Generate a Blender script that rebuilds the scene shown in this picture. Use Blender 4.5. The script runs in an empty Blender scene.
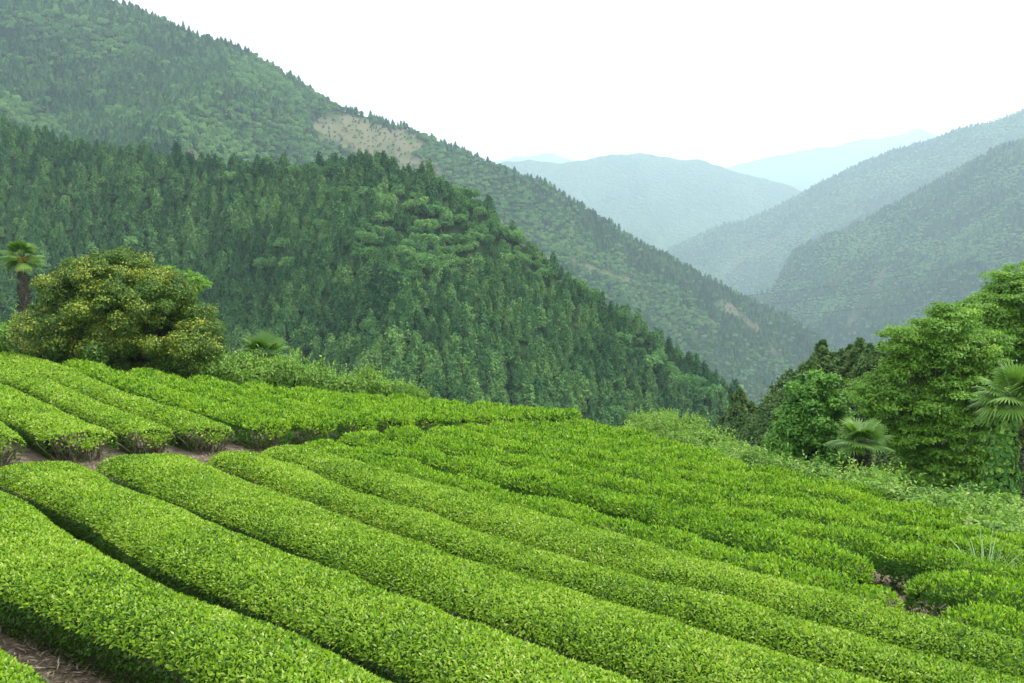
import bpy, math, random
import numpy as np

# ------------------------------------------------------------------ camera, sky, sun, exposure
SC = bpy.context.scene
COL = SC.collection
F = 995.0                                    # focal length in pixels of the 1024 px wide frame
W2, H2 = 512.0, 341.5
PITCH = math.atan((341.5 - 235.0) / F)       # the horizon lies at y = 235

cd = bpy.data.cameras.new('camera')
cd.sensor_width = 36.0
cd.lens = F / 1024.0 * 36.0
cd.clip_start = 0.1
cd.clip_end = 40000.0
cam = bpy.data.objects.new('camera', cd)
COL.objects.link(cam)
cam.location = (0, 0, 0)
cam.rotation_euler = (math.pi / 2 - PITCH, 0, 0)
SC.camera = cam

SUN_EL, SUN_AZ = math.radians(57), math.radians(78)    # azimuth: clockwise from the view direction
world = bpy.data.worlds.new('World')
SC.world = world
world.use_nodes = True
nt = world.node_tree
nt.nodes.clear()
wo = nt.nodes.new('ShaderNodeOutputWorld')
bg = nt.nodes.new('ShaderNodeBackground')
sky = nt.nodes.new('ShaderNodeTexSky')
sky.sky_type = 'NISHITA'
sky.sun_disc = False
sky.sun_elevation = SUN_EL
sky.sun_rotation = SUN_AZ
sky.dust_density = 4.0
mx = nt.nodes.new('ShaderNodeMix')
mx.data_type = 'RGBA'
mx.inputs['Factor'].default_value = 0.93                # thin bright overcast over the clear sky
mx.inputs['B'].default_value = (12.2, 12.3, 12.5, 1)
nt.links.new(sky.outputs[0], mx.inputs['A'])
nt.links.new(mx.outputs['Result'], bg.inputs['Color'])
bg.inputs['Strength'].default_value = 0.1
nt.links.new(bg.outputs[0], wo.inputs[0])

sd = bpy.data.lights.new('sun', 'SUN')
sd.energy = 2.1
sd.angle = math.radians(14)
sd.color = (1.0, 0.96, 0.88)
sun = bpy.data.objects.new('sun', sd)
COL.objects.link(sun)
sun.location = (0, 0, 60)
sun.rotation_euler = (math.pi / 2 - SUN_EL, 0, math.pi - SUN_AZ)

SC.view_settings.view_transform = 'Standard'
SC.view_settings.look = 'None'
SC.view_settings.exposure = 1.0
SC.view_settings.gamma = 1.0
SC.view_settings.use_curve_mapping = False
SC.render.engine = 'CYCLES'
SC.cycles.max_bounces = 8
SC.cycles.diffuse_bounces = 3
SC.cycles.glossy_bounces = 2
SC.cycles.transmission_bounces = 4
SC.cycles.volume_bounces = 3
SC.cycles.use_denoising = True
HAZE_DENSITY = 1.65e-4
HAZE_COLOR = (0.70, 0.88, 1.0)

rng = np.random.default_rng(7)
random.seed(7)

# ------------------------------------------------------------------ small helpers
def ray(px, py):
    """direction through a pixel of the photograph, scaled to one metre of depth (y = 1)"""
    px = np.asarray(px, float); py = np.asarray(py, float)
    cx, cy = (px - W2) / F, (H2 - py) / F
    c, s = math.cos(PITCH), math.sin(PITCH)
    y = c + cy * s
    return cx / y, (cy * c - s) / y

def project(P):
    P = np.asarray(P, float)
    c, s = math.cos(PITCH), math.sin(PITCH)
    dep = P[..., 1] * c - P[..., 2] * s
    up = P[..., 1] * s + P[..., 2] * c
    dep = np.where(dep < 0.05, 0.05, dep)
    return W2 + F * P[..., 0] / dep, H2 - F * up / dep, dep

def _hash(i, j, k):
    n = (i * 374761393 + j * 668265263 + k * 1274126177) & 0x7fffffff
    n = ((n ^ (n >> 13)) * 1274126177) & 0x7fffffff
    return ((n ^ (n >> 16)) & 0xffff) / 65535.0

def vnoise(x, y, seed=0):
    x = np.asarray(x, float); y = np.asarray(y, float)
    i = np.floor(x).astype(np.int64); j = np.floor(y).astype(np.int64)
    fx, fy = x - i, y - j
    fx = fx * fx * (3 - 2 * fx); fy = fy * fy * (3 - 2 * fy)
    a = _hash(i, j, seed); b = _hash(i + 1, j, seed); c = _hash(i, j + 1, seed); d = _hash(i + 1, j + 1, seed)
    return (a * (1 - fx) + b * fx) * (1 - fy) + (c * (1 - fx) + d * fx) * fy * 1.0

def fbm(x, y, seed=0, oct=4):
    s = 0; a = 0.5; f = 1.0
    for o in range(oct):
        s = s + a * (vnoise(np.asarray(x) * f + 17.3 * o, np.asarray(y) * f - 9.1 * o, seed + o) - 0.5)
        a *= 0.5; f *= 2.03
    return s

def smooth(a, b, x):
    t = np.clip((x - a) / (b - a), 0, 1)
    return t * t * (3 - 2 * t)

def norm(v):
    return v / np.maximum(np.linalg.norm(v, axis=-1, keepdims=True), 1e-9)

def mesh_from(name, V, Q, mats, tone=None, mat_idx=None, T=None, shade=False):
    """one mesh from vertex array V, quad array Q and triangle array T"""
    V = np.asarray(V, np.float32).reshape(-1, 3)
    Q = np.zeros((0, 4), np.int32) if Q is None else np.asarray(Q, np.int32).reshape(-1, 4)
    T = np.zeros((0, 3), np.int32) if T is None else np.asarray(T, np.int32).reshape(-1, 3)
    me = bpy.data.meshes.new(name)
    nq, nt_ = len(Q), len(T)
    me.vertices.add(len(V)); me.vertices.foreach_set('co', V.ravel())
    loops = np.concatenate([Q.ravel(), T.ravel()])
    me.loops.add(len(loops)); me.loops.foreach_set('vertex_index', loops)
    me.polygons.add(nq + nt_)
    starts = np.concatenate([np.arange(nq) * 4, nq * 4 + np.arange(nt_) * 3]).astype(np.int32)
    me.polygons.foreach_set('loop_start', starts)
    if shade:
        me.polygons.foreach_set('use_smooth', np.ones(nq + nt_, bool))
    for m in mats:
        me.materials.append(m)
    if mat_idx is not None:
        me.polygons.foreach_set('material_index', np.asarray(mat_idx, np.int32))
    if tone is not None:
        at = me.attributes.new('tone', 'FLOAT', 'FACE')
        at.data.foreach_set('value', np.asarray(tone, np.float32))
    me.update(calc_edges=True)
    return me

def link(name, me, parent=None, loc=(0, 0, 0), rotz=0.0, scale=None):
    o = bpy.data.objects.new(name, me)
    COL.objects.link(o)
    o.location = loc
    o.rotation_euler = (0, 0, rotz)
    if scale is not None:
        o.scale = scale
    if parent is not None:
        o.parent = parent
    return o

def tag(o, label=None, cat=None, group=None, kind=None):
    if label: o['label'] = label
    if cat: o['category'] = cat
    if group: o['group'] = group
    if kind: o['kind'] = kind
    return o

def thing(name, label, cat, loc=(0, 0, 0), rotz=0.0, group=None):
    o = bpy.data.objects.new(name, None)
    COL.objects.link(o)
    o.empty_display_size = 0.3
    o.location = loc
    o.rotation_euler = (0, 0, rotz)
    return tag(o, label, cat, group)

def copy_tree(root, loc, rotz, scale=1.0, label=None):
    r = root.copy(); COL.objects.link(r)
    r.location = loc; r.rotation_euler = (0, 0, rotz); r.scale = (scale,) * 3
    if label: r['label'] = label
    for ch in list(root.children):
        c = ch.copy(); COL.objects.link(c); c.parent = r
    return r

class Soup:
    """collects quads (with a tone and a material number) for ONE mesh"""
    def __init__(self):
        self.V, self.Q, self.t, self.m, self.n = [], [], [], [], 0
    def add(self, V, Q, tone=0.5, mat=0):
        V = np.asarray(V, np.float32).reshape(-1, 3); Q = np.asarray(Q, np.int64).reshape(-1, 4)
        self.V.append(V); self.Q.append(Q + self.n); self.n += len(V)
        self.t.append(np.broadcast_to(np.asarray(tone, np.float32), (len(Q),)))
        self.m.append(np.full(len(Q), mat, np.int32))
    def grid(self, G, tone=0.5, mat=0):
        nu, nv = G.shape[:2]
        i = np.arange(nu * nv).reshape(nu, nv)
        Q = np.stack([i[:-1, :-1], i[1:, :-1], i[1:, 1:], i[:-1, 1:]], -1).reshape(-1, 4)
        self.add(G.reshape(-1, 3), Q, tone, mat)
    def tube(self, pts, radii, nseg=6, tone=0.5, mat=0):
        pts = np.asarray(pts, float); radii = np.broadcast_to(np.asarray(radii, float), (len(pts),))
        tan = norm(np.gradient(pts, axis=0))
        ref = np.where(np.abs(tan[:, 2:3]) > 0.9, np.array([[1.0, 0, 0]]), np.array([[0, 0, 1.0]]))
        a = norm(np.cross(tan, ref)); b = np.cross(tan, a)
        th = np.linspace(0, 2 * np.pi, nseg + 1)
        G = pts[:, None] + radii[:, None, None] * (a[:, None] * np.cos(th)[None, :, None] + b[:, None] * np.sin(th)[None, :, None])
        self.grid(G, tone, mat)
    def leaves(self, P, N, L, W, e0=10, e1=70, tone=None, mat=0, fold=0.12, lift=0.0, az=None):
        """leaf blades growing from points P on a surface with normals N"""
        n = len(P)
        if n == 0: return
        N = norm(N + rng.normal(0, 0.25, (n, 3)))
        r = rng.normal(0, 1, (n, 3)) if az is None else az + rng.normal(0, 0.25, (n, 3))
        h = norm(r - N * np.sum(r * N, -1, keepdims=True))
        e = np.radians(rng.uniform(e0, e1, n))[:, None]
        a = h * np.cos(e) + N * np.sin(e)
        nl = norm(N - a * np.sum(N * a, -1, keepdims=True))
        b = np.cross(a, nl)
        s = rng.uniform(0.7, 1.25, n)[:, None]
        L = np.broadcast_to(np.asarray(L, float), (n,))[:, None] * s
        W = np.broadcast_to(np.asarray(W, float), (n,))[:, None] * s
        P = P + N * (rng.uniform(0, 1, n)[:, None] * lift)
        v0 = P
        v1 = P + a * L * 0.45 + b * W * 0.5 + nl * W * fold
        v2 = P + a * L - nl * L * 0.06
        v3 = P + a * L * 0.45 - b * W * 0.5 + nl * W * fold
        V = np.stack([v0, v1, v2, v3], 1).reshape(-1, 3)
        Q = np.arange(4 * n).reshape(-1, 4)
        self.add(V, Q, rng.uniform(0, 1, n) if tone is None else tone, mat)
    def build(self, name, mats, parent=None, loc=(0, 0, 0), rotz=0.0, shade=False):
        me = self.mesh(name, mats, shade)
        return link(name, me, parent, loc, rotz)
    def mesh(self, name, mats, shade=False):
        return mesh_from(name, np.concatenate(self.V), np.concatenate(self.Q), mats, np.concatenate(self.t), np.concatenate(self.m), shade=shade)

# ------------------------------------------------------------------ materials
def new_mat(name):
    m = bpy.data.materials.new(name); m.use_nodes = True
    n = m.node_tree; n.nodes.clear()
    out = n.nodes.new('ShaderNodeOutputMaterial')
    return m, n, out

def ramp(n, stops):
    r = n.nodes.new('ShaderNodeValToRGB')
    el = r.color_ramp.elements
    while len(el) < len(stops): el.new(0.5)
    for e, (p, c) in zip(el, stops):
        e.position = p; e.color = (*c, 1)
    return r

def leaf_mat(name, stops, transl=0.35, rough=0.45, spec=0.4, inst=0.0, tcol=(1.1, 1.15, 0.5)):
    """blades coloured by their own age (the 'tone' of each leaf) and, for woods, by the tree they belong to"""
    m, n, out = new_mat(name)
    at = n.nodes.new('ShaderNodeAttribute'); at.attribute_name = 'tone'
    src = at.outputs['Fac']
    if inst:
        oi = n.nodes.new('ShaderNodeObjectInfo')
        ma = n.nodes.new('ShaderNodeMath'); ma.operation = 'MULTIPLY_ADD'
        ma.inputs[1].default_value = inst
        n.links.new(oi.outputs['Random'], ma.inputs[0])
        mb = n.nodes.new('ShaderNodeMath'); mb.operation = 'MULTIPLY'; mb.inputs[1].default_value = 1 - inst
        n.links.new(src, mb.inputs[0]); n.links.new(mb.outputs[0], ma.inputs[2])
        st = n.nodes.new('ShaderNodeAttribute'); st.attribute_type = 'INSTANCER'; st.attribute_name = 'stand'
        mc = n.nodes.new('ShaderNodeMath'); mc.operation = 'ADD'; mc.use_clamp = True
        n.links.new(ma.outputs[0], mc.inputs[0]); n.links.new(st.outputs['Fac'], mc.inputs[1])
        src = mc.outputs[0]
    r = ramp(n, stops)
    n.links.new(src, r.inputs[0])
    p = n.nodes.new('ShaderNodeBsdfPrincipled')
    p.inputs['Roughness'].default_value = rough
    p.inputs['Specular IOR Level'].default_value = spec
    n.links.new(r.outputs[0], p.inputs['Base Color'])
    if transl > 0:
        t = n.nodes.new('ShaderNodeBsdfTranslucent')
        mm = n.nodes.new('ShaderNodeMix'); mm.data_type = 'RGBA'; mm.blend_type = 'MULTIPLY'
        mm.inputs['Factor'].default_value = 1.0
        mm.inputs['B'].default_value = (*tcol, 1)
        n.links.new(r.outputs[0], mm.inputs['A'])
        n.links.new(mm.outputs['Result'], t.inputs[0])
        ms = n.nodes.new('ShaderNodeMixShader'); ms.inputs[0].default_value = transl
        n.links.new(p.outputs[0], ms.inputs[1]); n.links.new(t.outputs[0], ms.inputs[2])
        n.links.new(ms.outputs[0], out.inputs[0])
    else:
        n.links.new(p.outputs[0], out.inputs[0])
    return m

def noise_mat(name, stops, scale=4.0, detail=6.0, rough=0.9, bump=0.3, bscale=None, stretch=(1, 1, 1), dist=0.02):
    m, n, out = new_mat(name)
    g = n.nodes.new('ShaderNodeNewGeometry')
    mp = n.nodes.new('ShaderNodeMapping'); mp.inputs['Scale'].default_value = stretch
    n.links.new(g.outputs['Position'], mp.inputs[0])
    tx = n.nodes.new('ShaderNodeTexNoise'); tx.inputs['Scale'].default_value = scale; tx.inputs['Detail'].default_value = detail
    tx.inputs['Roughness'].default_value = 0.65
    n.links.new(mp.outputs[0], tx.inputs['Vector'])
    r = ramp(n, stops); n.links.new(tx.outputs['Fac'], r.inputs[0])
    p = n.nodes.new('ShaderNodeBsdfPrincipled'); p.inputs['Roughness'].default_value = rough
    p.inputs['Specular IOR Level'].default_value = 0.2
    n.links.new(r.outputs[0], p.inputs['Base Color'])
    t2 = n.nodes.new('ShaderNodeTexNoise'); t2.inputs['Scale'].default_value = bscale or scale * 4; t2.inputs['Detail'].default_value = 5
    n.links.new(mp.outputs[0], t2.inputs['Vector'])
    b = n.nodes.new('ShaderNodeBump'); b.inputs['Strength'].default_value = bump; b.inputs['Distance'].default_value = dist
    n.links.new(t2.outputs['Fac'], b.inputs['Height']); n.links.new(b.outputs[0], p.inputs['Normal'])
    n.links.new(p.outputs[0], out.inputs[0])
    return m

M_SOIL = noise_mat('soil', [(0.3, (0.04, 0.031, 0.022)), (0.5, (0.115, 0.088, 0.060)), (0.7, (0.21, 0.17, 0.12))], 3.0, 9, 0.95, 0.9, 22, dist=0.05)
M_BARK = noise_mat('bark', [(0.3, (0.032, 0.027, 0.020)), (0.7, (0.095, 0.080, 0.062))], 6, 6, 0.9, 0.6, stretch=(4, 4, 0.7))
M_TWIG = noise_mat('tea_wood', [(0.3, (0.10, 0.075, 0.055)), (0.7, (0.26, 0.21, 0.165))], 12, 5, 0.9, 0.3)
M_FIBRE = noise_mat('palm_fibre', [(0.3, (0.05, 0.045, 0.034)), (0.7, (0.16, 0.145, 0.11))], 14, 6, 0.95, 0.8, stretch=(3, 3, 0.6))
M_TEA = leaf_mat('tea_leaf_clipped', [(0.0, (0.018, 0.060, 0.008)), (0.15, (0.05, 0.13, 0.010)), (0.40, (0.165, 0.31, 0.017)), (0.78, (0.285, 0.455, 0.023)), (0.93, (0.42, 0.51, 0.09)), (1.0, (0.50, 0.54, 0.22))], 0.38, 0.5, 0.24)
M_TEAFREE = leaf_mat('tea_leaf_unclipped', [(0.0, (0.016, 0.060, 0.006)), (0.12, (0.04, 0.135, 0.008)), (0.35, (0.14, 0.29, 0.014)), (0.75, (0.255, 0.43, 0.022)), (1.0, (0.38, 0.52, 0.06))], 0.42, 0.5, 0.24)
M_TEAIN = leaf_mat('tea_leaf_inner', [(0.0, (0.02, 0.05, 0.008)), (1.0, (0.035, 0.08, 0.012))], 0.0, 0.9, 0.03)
M_CEDARF = leaf_mat('cedar_wood_foliage', [(0.0, (0.006, 0.038, 0.014)), (0.5, (0.050, 0.138, 0.040)), (1.0, (0.18, 0.315, 0.075))], 0.2, 0.8, 0.05, 0.5, (1.0, 1.1, 0.8))
M_BROADF = leaf_mat('broadleaf_wood_foliage', [(0.0, (0.03, 0.10, 0.028)), (0.5, (0.095, 0.23, 0.058)), (1.0, (0.23, 0.39, 0.11))], 0.25, 0.7, 0.08, 0.5, (1.0, 1.1, 0.8))
M_CEDAR = leaf_mat('cedar_foliage', [(0.0, (0.022, 0.060, 0.013)), (0.6, (0.070, 0.140, 0.03)), (1.0, (0.16, 0.23, 0.05))], 0.15, 0.7, 0.2)
M_CEDARB = leaf_mat('cedar_foliage_brownish', [(0.0, (0.022, 0.060, 0.016)), (0.6, (0.068, 0.135, 0.036)), (1.0, (0.15, 0.22, 0.06))], 0.15, 0.7, 0.2)
M_MAPLE = leaf_mat('maple_leaf', [(0.0, (0.065, 0.16, 0.018)), (0.5, (0.150, 0.31, 0.030)), (1.0, (0.29, 0.45, 0.055))], 0.4, 0.5, 0.3)
M_BRIGHT = leaf_mat('bright_leaf', [(0.0, (0.03, 0.10, 0.014)), (0.5, (0.085, 0.235, 0.026)), (1.0, (0.19, 0.38, 0.045))], 0.35, 0.5, 0.3)
M_CAMEL = leaf_mat('evergreen_leaf_new_tips', [(0.0, (0.022, 0.062, 0.010)), (0.4, (0.058, 0.128, 0.016)), (0.70, (0.15, 0.24, 0.026)), (0.85, (0.26, 0.33, 0.03)), (1.0, (0.44, 0.40, 0.045))], 0.25, 0.5, 0.25)
M_WEED = leaf_mat('weed_leaf', [(0.0, (0.04, 0.12, 0.014)), (0.5, (0.155, 0.30, 0.035)), (0.85, (0.27, 0.41, 0.07)), (1.0, (0.40, 0.38, 0.18))], 0.35, 0.55, 0.3)
M_IVY = leaf_mat('ivy_leaf', [(0.0, (0.035, 0.11, 0.018)), (0.6, (0.085, 0.22, 0.03)), (1.0, (0.26, 0.40, 0.06))], 0.3, 0.5, 0.2)
M_PALM = leaf_mat('palm_leaf', [(0.0, (0.04, 0.11, 0.016)), (0.6, (0.115, 0.23, 0.034)), (1.0, (0.25, 0.36, 0.08))], 0.3, 0.5, 0.25)
M_PALMDRY = leaf_mat('palm_leaf_dry', [(0.0, (0.28, 0.22, 0.05)), (1.0, (0.56, 0.44, 0.08))], 0.3, 0.6, 0.3)
M_STRAW = leaf_mat('dry_straw', [(0.0, (0.09, 0.068, 0.044)), (1.0, (0.34, 0.28, 0.19))], 0.1, 0.8, 0.2)
M_PAMPAS = leaf_mat('pampas_blade', [(0.0, (0.12, 0.24, 0.07)), (1.0, (0.36, 0.47, 0.27))], 0.3, 0.5, 0.4)
M_WIRE = noise_mat('cable', [(0.4, (0.03, 0.03, 0.03)), (0.6, (0.05, 0.05, 0.05))], 2, 2, 0.6, 0.0)

def hill_mat(name, g0, g1, scale, bump):
    m, n, out = new_mat(name)
    g = n.nodes.new('ShaderNodeNewGeometry')
    tx = n.nodes.new('ShaderNodeTexNoise'); tx.inputs['Scale'].default_value = scale; tx.inputs['Detail'].default_value = 8
    tx.inputs['Roughness'].default_value = 0.7
    n.links.new(g.outputs['Position'], tx.inputs['Vector'])
    r = ramp(n, [(0.35, g0), (0.65, g1)]); n.links.new(tx.outputs['Fac'], r.inputs[0])
    at = n.nodes.new('ShaderNodeAttribute'); at.attribute_name = 'bare'
    mm = n.nodes.new('ShaderNodeMix'); mm.data_type = 'RGBA'
    r2 = ramp(n, [(0.35, (0.07, 0.095, 0.04)), (0.5, (0.145, 0.13, 0.08)), (0.66, (0.09, 0.115, 0.045))])
    t3 = n.nodes.new('ShaderNodeTexNoise'); t3.inputs['Scale'].default_value = 0.03; t3.inputs['Detail'].default_value = 8
    n.links.new(g.outputs['Position'], t3.inputs['Vector']); n.links.new(t3.outputs['Fac'], r2.inputs[0])
    n.links.new(at.outputs['Fac'], mm.inputs['Factor']); n.links.new(r.outputs[0], mm.inputs['A']); n.links.new(r2.outputs[0], mm.inputs['B'])
    p = n.nodes.new('ShaderNodeBsdfPrincipled'); p.inputs['Roughness'].default_value = 1.0; p.inputs['Specular IOR Level'].default_value = 0.05
    n.links.new(mm.outputs['Result'], p.inputs['Base Color'])
    t2 = n.nodes.new('ShaderNodeTexVoronoi'); t2.inputs['Scale'].default_value = bump[0]
    n.links.new(g.outputs['Position'], t2.inputs['Vector'])
    b = n.nodes.new('ShaderNodeBump'); b.invert = True; b.inputs['Strength'].default_value = bump[1]; b.inputs['Distance'].default_value = bump[2]
    n.links.new(t2.outputs['Distance'], b.inputs['Height']); n.links.new(b.outputs[0], p.inputs['Normal'])
    n.links.new(p.outputs[0], out.inputs[0])
    return m

# ------------------------------------------------------------------ the field's plane
# hedge tops lie on one tilted plane: its vanishing line passes (-600, 230) and (512, 345), 2.43 m below the lens
u1, v1 = ray(-600, 230); u2, v2 = ray(512, 345)
SX = (v1 - v2) / (u1 - u2); SY = v2 - SX * u2       # slopes of the plane
HT = 2.43
HH = 0.60                                             # hedge height
def top_z(x, y): return -HT + SX * x + SY * y
def on_top(px, py, dz=0.0):
    u, v = ray(px, py)
    d = (-HT + dz) / (v - SX * u - SY)
    return np.stack([u * d, d], -1)

# field outline: the brow beyond which the slope falls into the valley
EDGE = np.array([(-140, 41), (-24, 40.3), (-18, 38.6), (-15, 36.6), (-11, 35.6), (-6, 36), (0, 38), (2.8, 39.6), (3.9, 38.6), (4.4, 35), (4.6, 31), (5.1, 27.6), (6.2, 25.6), (7.6, 24.0), (8.5, 21), (9.0, 17.3), (9.4, 14), (10, 8), (11, -30), (14, -140)], float)
def edge_dist(x, y):
    """signed distance to the field outline, positive outside"""
    x = np.asarray(x, float); y = np.asarray(y, float)
    best = np.full(np.broadcast(x, y).shape, 1e9); sgn = np.zeros_like(best)
    for (ax, ay), (bx, by) in zip(EDGE[:-1], EDGE[1:]):
        dx, dy = bx - ax, by - ay; l2 = dx * dx + dy * dy
        t = np.clip(((x - ax) * dx + (y - ay) * dy) / l2, 0, 1)
        d = np.hypot(x - ax - t * dx, y - ay - t * dy)
        s = np.sign((y - ay) * dx - (x - ax) * dy)
        m = d < best - 1e-9
        best = np.where(m, d, best); sgn = np.where(m, s, sgn)
    return best * sgn
def ground_z(x, y):
    x = np.asarray(x, float); y = np.asarray(y, float)
    z = top_z(np.clip(x, -60, 20), np.clip(y, 2.0, 50)) - HH + 0.05 * fbm(x * 0.8, y * 0.8, 3)
    d = np.maximum(edge_dist(x, y) - 1.2, 0)
    fall = np.where(d < 14, 0.55 * d * d / 28.0, 0.55 * (d - 7.0))
    return z - fall + np.clip(d - 3, 0, 30) * 0.12 * fbm(x * 0.1, y * 0.1, 5)

# ------------------------------------------------------------------ terrain: field and slope below it, valley, mountains
def sgrid(n, lim, k):
    t = np.linspace(-1, 1, n)
    return lim * np.sinh(k * t) / math.sinh(k)
gx = sgrid(220, 330, 4.2); gy = sgrid(220, 330, 4.2) + 22
X, Y = np.meshgrid(gx, gy, indexing='ij')
s = Soup(); s.grid(np.stack([X, Y, ground_z(X, Y)], -1))
M_GROUND = M_SOIL.copy()                                                # bare soil in the field, rough grass outside it
gn = M_GROUND.node_tree
g_at = gn.nodes.new('ShaderNodeAttribute'); g_at.attribute_name = 'wild'
g_mx = gn.nodes.new('ShaderNodeMix'); g_mx.data_type = 'RGBA'
g_p = [n for n in gn.nodes if n.type == 'BSDF_PRINCIPLED'][0]; g_r = [n for n in gn.nodes if n.type == 'VALTORGB'][0]; g_t = [n for n in gn.nodes if n.type == 'TEX_NOISE'][0]
g_r2 = ramp(gn, [(0.3, (0.03, 0.07, 0.012)), (0.5, (0.07, 0.15, 0.025)), (0.7, (0.14, 0.19, 0.05))])
gn.links.new(g_t.outputs['Fac'], g_r2.inputs[0]); gn.links.new(g_at.outputs['Fac'], g_mx.inputs['Factor'])
gn.links.new(g_r.outputs[0], g_mx.inputs['A']); gn.links.new(g_r2.outputs[0], g_mx.inputs['B']); gn.links.new(g_mx.outputs['Result'], g_p.inputs['Base Color'])
me = s.mesh('field_ground', [M_GROUND], True)
me.attributes.new('wild', 'FLOAT', 'POINT').data.foreach_set('value', smooth(0.2, 1.0, edge_dist(X, Y) + 0.8 * fbm(X, Y, 12, 3)).astype(np.float32).ravel())
tag(link('field_ground', me), kind='structure')

class Ridge:
    """a mountain side: crest line given by picture column, height and distance; it falls towards the valley and behind"""
    def __init__(self, name, pts, slope, rmax, gully, gw, seed, bare=None, k=1.0, D0=None):
        p = np.array(pts, float)
        self.px, self.py, self.D = p[:, 0], p[:, 1], p[:, 2] * k
        self.slope, self.rmax, self.gully, self.gw, self.seed, self.name = slope, rmax * k, gully * k, gw * k, seed, name
        self.bare = bare
        self.rough = 3.0 if D0 is None else D0
    def at(self, px, r):
        D = np.interp(px, self.px, self.D)
        u, v = ray(px, np.interp(px, self.px, self.py) + self.rough * fbm(np.asarray(px) / 22.0, np.asarray(px) * 0 + self.seed, self.seed + 5, 5))
        d = D - r
        a = u * D
        g = fbm(a / self.gw + 0.15 * r / self.gw, r / (self.gw * 3.0) + self.seed, self.seed, 4) * self.gully
        g2 = -np.abs(fbm(a / (self.gw * 1.7) + 0.25 * r / self.gw + 3.3, r / (self.gw * 6.0), self.seed + 9, 3)) * self.gully * 1.6
        z = v * D - self.slope * np.where(r > 0, r, -1.1 * r) + (g + g2) * smooth(0, 0.35 * self.rmax, np.abs(r)) + 0.15 * g * 1.0
        return np.stack([u * d, d, z], -1)
    def build(self, mat, nu=260, nr=90, back=0.5):
        px = np.linspace(self.px[0], self.px[-1], nu)
        r = np.concatenate([np.linspace(-back * self.rmax, 0, 18)[:-1], np.linspace(0, self.rmax, nr)])
        P, R = np.meshgrid(px, r, indexing='ij')
        G = self.at(P, R)
        s = Soup(); s.grid(G)
        me = s.mesh(self.name, [mat], True)
        a = me.attributes.new('bare', 'FLOAT', 'POINT')
        qx, qy, _ = project(G)
        b = self.bare(qx, qy) * smooth(-0.45, 0.05, fbm(G[..., 0] / 30.0, G[..., 2] / 30.0, 71, 3) * 1.6 + 0.05) if self.bare else np.zeros(P.shape)
        a.data.foreach_set('value', np.asarray(b, np.float32).ravel())
        return tag(link(self.name, me), kind='structure')

def ell(qx, qy, cx, cy, rx, ry, ang=0.0):
    c, s_ = math.cos(math.radians(ang)), math.sin(math.radians(ang))
    dx, dy = qx - cx, qy - cy
    a = (dx * c + dy * s_) / rx; b = (-dx * s_ + dy * c) / ry
    n = fbm(qx / 14.0, qy / 9.0, 77, 3) * 1.5
    return 1.0 - np.sqrt(a * a + b * b) + n
def inside(qx, qy, L):
    m = np.full(np.broadcast(qx, qy).shape, -9.0)
    for e in L: m = np.maximum(m, ell(qx, qy, *e))
    return m

BARE1 = [(350, 128, 46, 16, 12), (385, 150, 58, 26, 30), (418, 172, 28, 14, 30), (505, 238, 34, 4, 45), (545, 255, 20, 4, 20), (738, 313, 34, 4, 38), (725, 307, 12, 6, 30),
         (775, 350, 14, 3, 50), (193, 153, 10, 5, 20), (600, 270, 40, 3, 22)]
BROWN1 = [(785, 308, 30, 9, 20)]
LIGHT1 = [(20, 110, 45, 14, 30), (5, 60, 20, 8, 0), (70, 28, 60, 14, 10), (110, 50, 40, 10, 0), (95, 92, 12, 4, 0), (118, 110, 18, 5, 10), (250, 70, 30, 16, 35), (280, 88, 60, 10, 40),
          (220, 140, 50, 12, 12), (260, 125, 70, 16, 10), (310, 145, 70, 22, 5), (330, 110, 40, 10, 35), (240, 162, 50, 12, 10), (470, 178, 80, 20, 32), (520, 205, 70, 22, 38), (480, 200, 40, 30, 0),
          (560, 245, 90, 18, 32), (640, 290, 80, 20, 30), (690, 345, 50, 12, 40), (775, 365, 30, 8, 35), (690, 380, 40, 8, 25), (740, 375, 30, 9, -30), (600, 300, 40, 16, 30)]
LIGHT0 = [(395, 245, 52, 20, 10), (420, 255, 45, 12, 20), (455, 232, 40, 22, 30), (405, 205, 34, 16, 10), (350, 195, 20, 8, 0), (490, 225, 36, 14, 45), (515, 250, 40, 9, 40), (145, 196, 12, 5, 10),
          (72, 196, 16, 5, 10), (300, 172, 22, 5, 0), (240, 178, 10, 5, 0), (640, 350, 26, 9, 50), (700, 395, 40, 8, 50), (675, 372, 30, 7, 50), (580, 285, 30, 6, 40), (330, 175, 14, 6, 0),
          (205, 262, 14, 3, 0), (270, 262, 14, 3, 0)]
LIGHT2 = [(845, 285, 60, 3, -50), (800, 272, 40, 3, -45), (920, 230, 70, 4, -40), (980, 222, 50, 4, -35), (890, 255, 40, 3, 20), (990, 290, 40, 6, -30), (935, 300, 40, 5, -45),(860, 240, 50, 16, -30), (1000, 180, 40, 10, -20), (900, 275, 50, 8, -20), (960, 250, 60, 10, 10), (840, 300, 70, 8, -15), (790, 285, 30, 7, -20), (1000, 240, 40, 8, -10)]
BARE2 = [(872, 288, 30, 4, -55), (855, 315, 20, 4, -50), (840, 275, 22, 2, -40), (750, 270, 26, 2, -40), (930, 318, 8, 16, 10)]
LIGHT3 = [(790, 240, 80, 10, -35), (860, 190, 70, 10, -25), (740, 250, 40, 10, -35), (930, 165, 50, 9, -20), (1000, 130, 40, 9, -10), (820, 230, 50, 8, -30)]
BARE3 = [(735, 262, 30, 5, -40), (770, 245, 26, 3, -40)]

def sm(L): return lambda qx, qy: smooth(0.0, 0.25, inside(qx, qy, L))

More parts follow.
